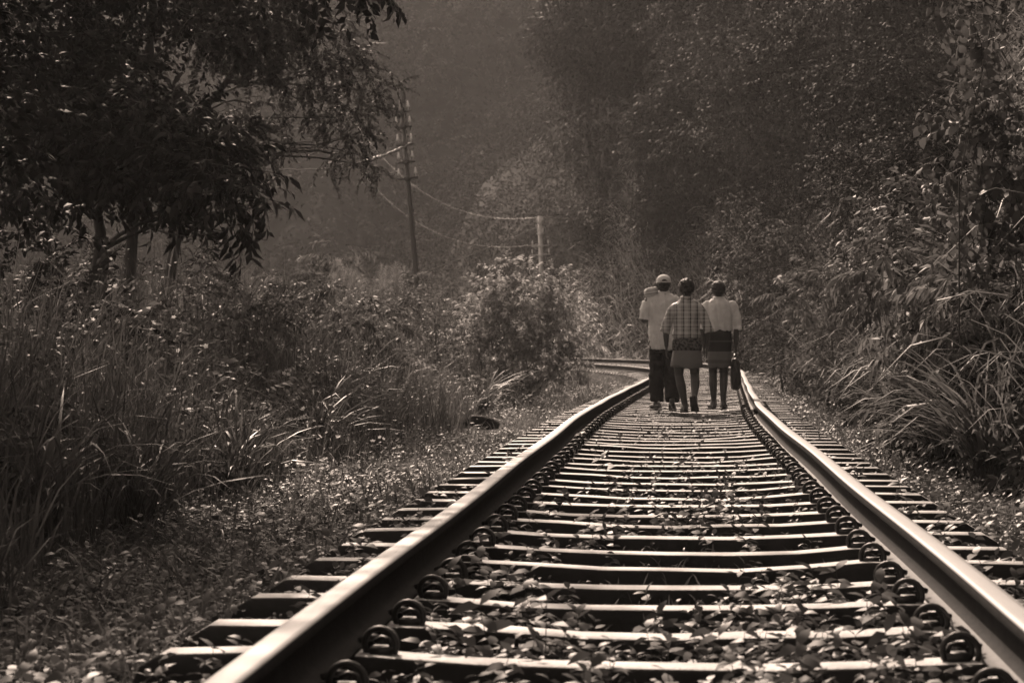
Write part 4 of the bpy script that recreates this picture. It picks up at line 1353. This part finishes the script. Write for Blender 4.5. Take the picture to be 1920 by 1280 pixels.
def sandal(mb, heel, ball, fw, up, sd, t):
    P = [heel - fw * 0.028 - up * 0.030, ball + fw * 0.0 - up * 0.024, ball + t * 0.062 - np.array([0, 0, 0.018])]
    W = [0.032, 0.045, 0.036]
    V = []
    for p, w in zip(P, W):
        for q in (-1, 1):
            for h in (0, -0.014):
                V.append(p + sd * w * q + up * h)
    V = np.array(V)
    F = []
    for a in (0, 4):
        F += [[a, a + 4, a + 6], [a, a + 6, a + 2], [a + 1, a + 3, a + 7], [a + 1, a + 7, a + 5], [a, a + 1, a + 5], [a, a + 5, a + 4], [a + 2, a + 6, a + 7], [a + 2, a + 7, a + 3]]
    F += [[0, 2, 3], [0, 3, 1], [8, 9, 11], [8, 11, 10]]
    mb.add(V, F)
    for q in (-1, 1):
        a = ball + sd * 0.04 * q - fw * 0.03 - up * 0.02
        b = ball + fw * 0.01 + up * 0.026
        mb.add(*tube([a, (a + b) / 2 + up * 0.018 + sd * q * 0.008, b], 0.007, 6))

def man_at(x, yfeet, label):
    Y = FPX * (CAM_Z - 0.004) / (yfeet - 640)
    X = (x - 960) * Y / FPX
    return thing('person', label, 'person', (X, Y, 0.0), -0.05)

# ---- the man in the middle (plaid shirt, folded-up sarong)
m2 = man_at(1287.5, 773, 'person in a plaid short-sleeved shirt and knee-length sarong, the middle one of three')
mb = MB()
torso_shape(mb, 0.80, 1.29, 0.140, lean=0.01)
chain(mb, [(0, 0.0, 1.27), (0, 0.012, 1.35)], [0.050, 0.048])
hc2 = (0, 0.02, 1.425)
head_shape(mb, hc2)
for q, el, wr in ((-1, (-0.238, -0.02, 0.965), (-0.232, 0.03, 0.765)), (1, (0.236, -0.03, 0.965), (0.230, 0.0, 0.755))):
    chain(mb, [(q * 0.155, 0.0, 1.19), ((q * 0.165 + el[0]) / 2, -0.01, 1.11), el, ((el[0] + wr[0]) / 2, 0.0, 0.88), wr], [0.052, 0.045, 0.036, 0.036, 0.024])
    hand(mb, wr, (0, 0.1, -1), q)
chain(mb, [(-0.085, 0, 0.78), (-0.088, 0.035, 0.43)], [0.085, 0.052])
chain(mb, [(-0.088, 0.035, 0.43), (-0.062, -0.010, 0.31), (-0.020, 0.0, 0.095)], [0.050, 0.055, 0.032])
f1 = foot_shape(mb, (-0.015, 0.005, 0.092), (-0.12, 1.0))
chain(mb, [(0.085, 0, 0.78), (0.092, -0.015, 0.44)], [0.085, 0.052])
chain(mb, [(0.092, -0.015, 0.44), (0.096, -0.13, 0.34), (0.082, -0.27, 0.185)], [0.050, 0.053, 0.032])
f2 = foot_shape(mb, (0.085, -0.275, 0.180), (0.30, 1.0), 0.95)
remesh(mb, 'body', 0.008, SKIN, 3, None, m2)
hair_obj(hc2, m2, 0.016, -0.022, 1, 1.0)
mb = MB(); sandal(mb, *f1); mb.build('sandal', SANDAL, m2)
mb = MB(); sandal(mb, *f2); mb.build('sandal', SANDAL, m2)
mb = MB()
mb.add(*loft([(0, 0.0, 0.855, 0.150, 0.118), (0, 0.0, 0.90, 0.162, 0.130), (0, 0.0, 0.98, 0.152, 0.126), (0, 0.0, 1.08, 0.156, 0.122), (0, 0.002, 1.15, 0.176, 0.122), (0, 0.005, 1.21, 0.165, 0.112), (0, 0.01, 1.265, 0.125, 0.088), (0, 0.012, 1.305, 0.080, 0.066)], 32, 2.3))
for q, el in ((-1, (-0.258, -0.02, 0.925)), (1, (0.256, -0.03, 0.925))):
    mb.add(*capsule((q * 0.135, 0.0, 1.205), (q * 0.165, -0.004, 1.170), 0.056, 0.062))
    a = np.array((q * 0.165, -0.004, 1.185)); b = np.array(el)
    mb.add(*tube([a, a * 0.5 + b * 0.5, b], [0.056, 0.055, 0.060], 18))
remesh(mb, 'shirt', 0.007, C_PLAID, 2, crease(3, 0.009, 16, 5, 1), m2)
mb = MB()
a = np.linspace(0, 2 * np.pi, 19)
mb.add(*tube(np.stack([0.058 * np.cos(a), 0.012 + 0.058 * np.sin(a), 1.325 + 0.006 * np.sin(a)], -1), 0.018, 8, False))
mb.build('collar', C_PLAID, m2, True)
def pleat(amp, n, ph):
    return lambda a, z: 1 + amp * np.sin(n * a + ph + z * 9) + amp * 0.6 * np.sin((n * 2 + 1) * a - z * 14)
mb = MB()
mb.add(*loft([(0.0, -0.01, 0.525, 0.180, 0.165), (0.0, -0.01, 0.535, 0.184, 0.17), (0.002, -0.008, 0.60, 0.178, 0.158), (0.002, -0.004, 0.67, 0.168, 0.145), (0.002, 0, 0.74, 0.160, 0.132), (0, 0, 0.86, 0.150, 0.12)], 44, 2.2, pleat(0.020, 7, 0.4)))
V_ = mb.V[0]; a_ = np.arctan2(V_[:, 1], V_[:, 0]); V_[:, 2] += (0.016 * np.sin(2 * a_ + 0.6) + 0.008 * np.sin(5 * a_)) * smooth((0.68 - V_[:, 2]) / 0.12)
mb.build('sarong', C_SARONG, m2, True)
mb = MB()
mb.add(*loft([(0.002, -0.002, 0.715, 0.150, 0.125), (0.002, -0.002, 0.722, 0.168, 0.143), (0.002, 0, 0.76, 0.174, 0.150), (0, 0, 0.81, 0.172, 0.148), (0, 0, 0.842, 0.166, 0.140), (0, 0, 0.856, 0.150, 0.124)], 44, 2.2, pleat(0.010, 5, 1.0)))
mb.build('waist_fold', C_FOLD, m2, True)

# ---- the man on the right (white shirt, rolled sleeves, striped sarong)
m3 = man_at(1349, 767, 'person in a white shirt with rolled sleeves and dark striped sarong, the right-hand man')
mb = MB()
torso_shape(mb, 0.82, 1.33, 0.150, 0.14, lean=0.015)
chain(mb, [(-0.005, 0.0, 1.29), (-0.01, 0.015, 1.37)], [0.048, 0.046])
hc3 = (-0.012, 0.028, 1.440)
head_shape(mb, hc3)
chain(mb, [(0.155, 0, 1.25), (0.195, -0.02, 1.10), (0.205, -0.02, 0.99), (0.200, 0.0, 0.88), (0.192, 0.012, 0.765)], [0.05, 0.044, 0.035, 0.035, 0.024])
hand(mb, (0.192, 0.012, 0.765), (0, 0.05, -1), 1, 1.1)
chain(mb, [(-0.155, 0, 1.25), (-0.200, -0.01, 1.10), (-0.205, -0.01, 0.99), (-0.200, 0.03, 0.88), (-0.190, 0.06, 0.77)], [0.05, 0.044, 0.035, 0.035, 0.024])
hand(mb, (-0.190, 0.06, 0.77), (0.1, 0.1, -1), -1)
chain(mb, [(-0.075, 0, 0.80), (-0.078, 0.02, 0.44), (-0.078, -0.02, 0.32), (-0.068, -0.03, 0.095)], [0.08, 0.050, 0.051, 0.031])
g1 = foot_shape(mb, (-0.068, -0.028, 0.092), (-0.25, 1.0))
chain(mb, [(0.055, 0, 0.80), (0.052, 0.01, 0.44), (0.048, -0.05, 0.32), (0.042, -0.075, 0.095)], [0.08, 0.050, 0.051, 0.031])
g2 = foot_shape(mb, (0.042, -0.075, 0.092), (0.15, 1.0))
remesh(mb, 'body', 0.008, SKIN, 3, None, m3)
hair_obj(hc3, m3, 0.007, -0.020, 2, 0.98)
for g in (g1, g2):
    mb = MB(); sandal(mb, *g); mb.build('sandal', SANDAL, m3)
mb = MB()
mb.add(*loft([(0, 0.0, 0.945, 0.138, 0.108), (0, 0.0, 0.97, 0.152, 0.120), (0, 0.0, 1.04, 0.154, 0.122), (0, 0.0, 1.12, 0.160, 0.120), (0, 0.002, 1.20, 0.172, 0.118), (0, 0.008, 1.265, 0.168, 0.106), (-0.004, 0.014, 1.305, 0.125, 0.082), (-0.008, 0.016, 1.335, 0.070, 0.064)], 32, 2.3))
for q, el in ((-1, (-0.212, -0.01, 0.985)), (1, (0.214, -0.02, 0.985))):
    mb.add(*capsule((q * 0.140, 0.0, 1.255), (q * 0.165, -0.004, 1.230), 0.058, 0.066))
    a = np.array((q * 0.160, -0.004, 1.24)); b = np.array(el)
    mb.add(*tube([a, a * 0.5 + b * 0.5 + (q * 0.01, 0, 0), b], [0.066, 0.062, 0.052], 18))
    mb.add(*tube([b + (0, 0, -0.02), b + (0, 0, 0.012)], [0.056, 0.058], 18))
remesh(mb, 'shirt', 0.007, C_WHITE2, 2, crease(9, 0.009, 16, 5, 1), m3)
mb = MB()
mb.add(*tube(np.stack([-0.008 + 0.055 * np.cos(a_ := np.linspace(0, 2 * np.pi, 19)), 0.016 + 0.056 * np.sin(a_), 1.345 + 0.006 * np.sin(a_)], -1), 0.018, 8, False))
mb.build('collar', C_WHITE2, m3, True)
mb = MB()
mb.add(*loft([(0.0, -0.012, 0.515, 0.138, 0.135), (0.0, -0.012, 0.525, 0.142, 0.138), (0.0, -0.01, 0.62, 0.142, 0.132), (0, -0.004, 0.72, 0.143, 0.126), (0, 0, 0.82, 0.145, 0.122), (0, 0, 0.90, 0.146, 0.118), (0, 0, 0.962, 0.142, 0.112)], 44, 2.3, pleat(0.012, 6, 0.9)))
V_ = mb.V[0]; a_ = np.arctan2(V_[:, 1], V_[:, 0]); V_[:, 2] += (0.012 * np.sin(2 * a_ + 2.0) + 0.007 * np.sin(6 * a_)) * smooth((0.66 - V_[:, 2]) / 0.12)
mb.build('sarong', C_STRIPE, m3, True)

# ---- the man on the left (cap, long white shirt, dark trousers)
m1 = man_at(1242, 768, 'person in a pale cap, long white shirt and dark trousers, left of the other two')
mb = MB()
torso_shape(mb, 0.84, 1.395, 0.165, 0.145, lean=0.015)
chain(mb, [(0.012, 0.0, 1.36), (0.014, 0.018, 1.44)], [0.050, 0.048])
hc1 = (0.016, 0.03, 1.500)
head_shape(mb, hc1)
chain(mb, [(-0.17, 0, 1.30), (-0.205, -0.01, 1.17), (-0.222, 0.02, 1.075)], [0.052, 0.046, 0.037])
chain(mb, [(-0.222, 0.02, 1.075), (-0.205, 0.13, 1.16), (-0.175, 0.165, 1.285)], [0.038, 0.036, 0.025])
hand(mb, (-0.175, 0.165, 1.285), (0.12, -0.45, 0.8), -1, 0.9)
chain(mb, [(0.17, 0, 1.30), (0.215, -0.01, 1.16), (0.222, -0.01, 1.04), (0.222, 0.05, 0.92), (0.215, 0.09, 0.80)], [0.052, 0.046, 0.037, 0.036, 0.025])
hand(mb, (0.215, 0.09, 0.80), (0, 0.15, -1), 1)
chain(mb, [(-0.082, 0, 0.82), (-0.075, 0.05, 0.45), (-0.072, -0.01, 0.33), (-0.062, -0.03, 0.10)], [0.083, 0.052, 0.053, 0.032])
h1 = foot_shape(mb, (-0.060, -0.03, 0.094), (-0.42, 1.0))
chain(mb, [(0.082, 0, 0.82), (0.112, 0.02, 0.46), (0.115, -0.07, 0.34), (0.112, -0.19, 0.135)], [0.083, 0.052, 0.053, 0.032])
h2 = foot_shape(mb, (0.112, -0.19, 0.130), (0.10, 1.0), 0.45)
remesh(mb, 'body', 0.008, SKIN, 3, None, m1)
hair_obj(np.array(hc1) + (0, -0.004, -0.012), m1, 0.004, -0.020, 3, 0.85)
for g in (h1, h2):
    mb = MB(); sandal(mb, *g); mb.build('sandal', SANDAL, m1)
mb = MB()
mb.add(*loft([(0.01, 0.0, 0.722, 0.150, 0.135), (0.01, 0.0, 0.735, 0.160, 0.143), (0.008, 0, 0.82, 0.168, 0.146), (0.004, 0.0, 0.92, 0.166, 0.140), (0, 0.0, 1.04, 0.164, 0.130), (0, 0.0, 1.16, 0.172, 0.126), (0, 0.002, 1.26, 0.186, 0.124), (0, 0.008, 1.325, 0.180, 0.112), (0.006, 0.014, 1.365, 0.130, 0.085), (0.012, 0.016, 1.395, 0.074, 0.066)], 32, 2.3))
mb.add(*capsule((-0.15, 0.0, 1.315), (-0.180, -0.004, 1.262), 0.056, 0.062))
mb.add(*tube([(-0.172, -0.004, 1.275), (-0.212, -0.008, 1.19), (-0.226, 0.0, 1.085)], [0.068, 0.066, 0.058], 18))
mb.add(*capsule((0.15, 0.0, 1.315), (0.180, -0.004, 1.262), 0.056, 0.062))
mb.add(*tube([(0.172, -0.004, 1.275), (0.220, -0.01, 1.17), (0.232, -0.005, 1.03)], [0.068, 0.064, 0.058], 18))
remesh(mb, 'shirt', 0.007, C_WHITE, 2, crease(15, 0.010, 15, 4, 1), m1)
mb = MB()
a_ = np.linspace(0, 2 * np.pi, 19)
mb.add(*tube(np.stack([0.013 + 0.058 * np.cos(a_), 0.018 + 0.058 * np.sin(a_), 1.405 + 0.006 * np.sin(a_)], -1), 0.019, 8, False))
mb.build('collar', C_WHITE, m1, True)
mb = MB()
mb.add(*loft([(0.005, 0, 0.70, 0.145, 0.12), (0.005, 0, 0.78, 0.145, 0.12), (0.005, 0, 0.86, 0.138, 0.112)], 28))
mb.add(*tube([(-0.070, 0, 0.78), (-0.072, 0.035, 0.60), (-0.072, 0.035, 0.46), (-0.072, -0.005, 0.30), (-0.064, -0.022, 0.10)], [0.090, 0.088, 0.088, 0.092, 0.082], 20))
mb.add(*tube([(0.078, 0, 0.78), (0.098, 0.012, 0.60), (0.112, 0.010, 0.46), (0.116, -0.065, 0.30), (0.112, -0.165, 0.12)], [0.090, 0.090, 0.090, 0.095, 0.084], 20))
remesh(mb, 'trousers', 0.007, C_TROUSER, 2, crease(25, 0.008, 14, 12), m1)
# cap: crown with the half-moon gap of its strap at the back, brim in front
mb = MB()
cc = np.array(hc1) + (0, -0.008, 0.030)
mb.add(*loft([(cc[0], cc[1], cc[2] + z, rx, rx * 1.14) for z, rx in ((-0.006, 0.084), (0.02, 0.087), (0.045, 0.082), (0.068, 0.066), (0.084, 0.040), (0.090, 0.012))], 30))
cap = mb.build('cap', C_WHITE2, m1, True)
mb = MB()
a = np.linspace(0.12, math.pi - 0.12, 15)
V = np.concatenate([np.stack([cc[0] + 0.083 * np.cos(a), cc[1] + 0.095 * np.sin(a), np.full(15, cc[2] + 0.004)], -1),
                    np.stack([cc[0] + 0.088 * np.cos(a), cc[1] + 0.035 + 0.125 * np.sin(a), np.full(15, cc[2] - 0.016)], -1)])
V = np.concatenate([V, V - (0, 0, 0.006)])
F = [f for k in range(14) for f in ([k, k + 1, 16 + k], [k, 16 + k, 15 + k], [30 + k, 46 + k, 31 + k], [30 + k, 45 + k, 46 + k], [15 + k, 16 + k, 46 + k], [15 + k, 46 + k, 45 + k])]
mb.add(V, F); mb.build('brim', C_WHITE2, cap, True)
mb = MB()
mb.add(*ellipsoid(cc + (0.004, -0.0915, 0.016), (0.030, 0.010, 0.018)))
mb.build('strap_gap', HAIR, cap, True)
mb = MB()
a = np.linspace(math.pi * 1.12, math.pi * 1.88, 13)
mb.add(*tube(np.stack([cc[0] + 0.088 * np.cos(a), cc[1] + 0.100 * np.sin(a), np.full(13, cc[2] + 0.000)], -1), 0.008, 6))
mb.build('strap', C_WHITE2, cap, True)

# ---- what they carry
def world(m, p):
    c, s_ = math.cos(m.rotation_euler[2]), math.sin(m.rotation_euler[2])
    return (m.location[0] + p[0] * c - p[1] * s_, m.location[1] + p[0] * s_ + p[1] * c, m.location[2] + p[2])
mb = MB()
V, F = loft([(0, 0, -0.052, 0.060, 0.075), (0, 0, -0.044, 0.076, 0.096), (0.004, 0, 0.0, 0.084, 0.105), (0.008, 0, 0.040, 0.076, 0.096), (0.008, 0, 0.052, 0.055, 0.070)], 32, 3.2)
V[:, 2] += 0.05 * V[:, 0] + 0.012 * fbm(V * 16, 4)
mb.add(V, F)
b = mb.build('bundle', C_BUNDLE, None, True, world(m1, (-0.140, 0.035, 1.412)))
b.rotation_euler = (0, -0.15, -0.05)
tag(b, 'folded striped cloth bundle carried on the left shoulder of the cap-wearing man', 'bundle')

bag = thing('handbag', 'limp black bag hanging from the hand of the man on the right', 'bag', world(m3, (0.192, 0.02, 0.22)), -0.05)
def bagfold(a, z):
    return 1 + 0.05 * np.sin(3 * a + z * 20) + 0.03 * np.sin(7 * a - z * 30)
mb = MB()
mb.add(*loft([(0.002, 0, 0.02, 0.038, 0.10), (0.002, 0, 0.03, 0.054, 0.135), (0.004, 0, 0.10, 0.066, 0.150), (0.002, 0, 0.22, 0.062, 0.148), (0, 0, 0.32, 0.055, 0.140), (-0.002, 0, 0.385, 0.044, 0.130), (-0.002, 0, 0.40, 0.020, 0.115)], 36, 2.6, bagfold))
mb.build('pouch', LEATHER, bag, True)
for q in (-1, 1):
    mb = MB()
    mb.add(*tube([(q * 0.022, -0.07, 0.37), (q * 0.018, -0.055, 0.42), (q * 0.004, 0.0, 0.455), (q * 0.018, 0.055, 0.42), (q * 0.022, 0.07, 0.37)], 0.008, 7))
    mb.build('handle', LEATHER, bag, True)
mb = MB()
mb.add(*box((0.028, -0.085, 0.372), (0.026, 0.03, 0.03)))
mb.add(*box((-0.030, -0.085, 0.372), (0.022, 0.03, 0.026)))
mb.build('clasp', BUCKLE, bag)
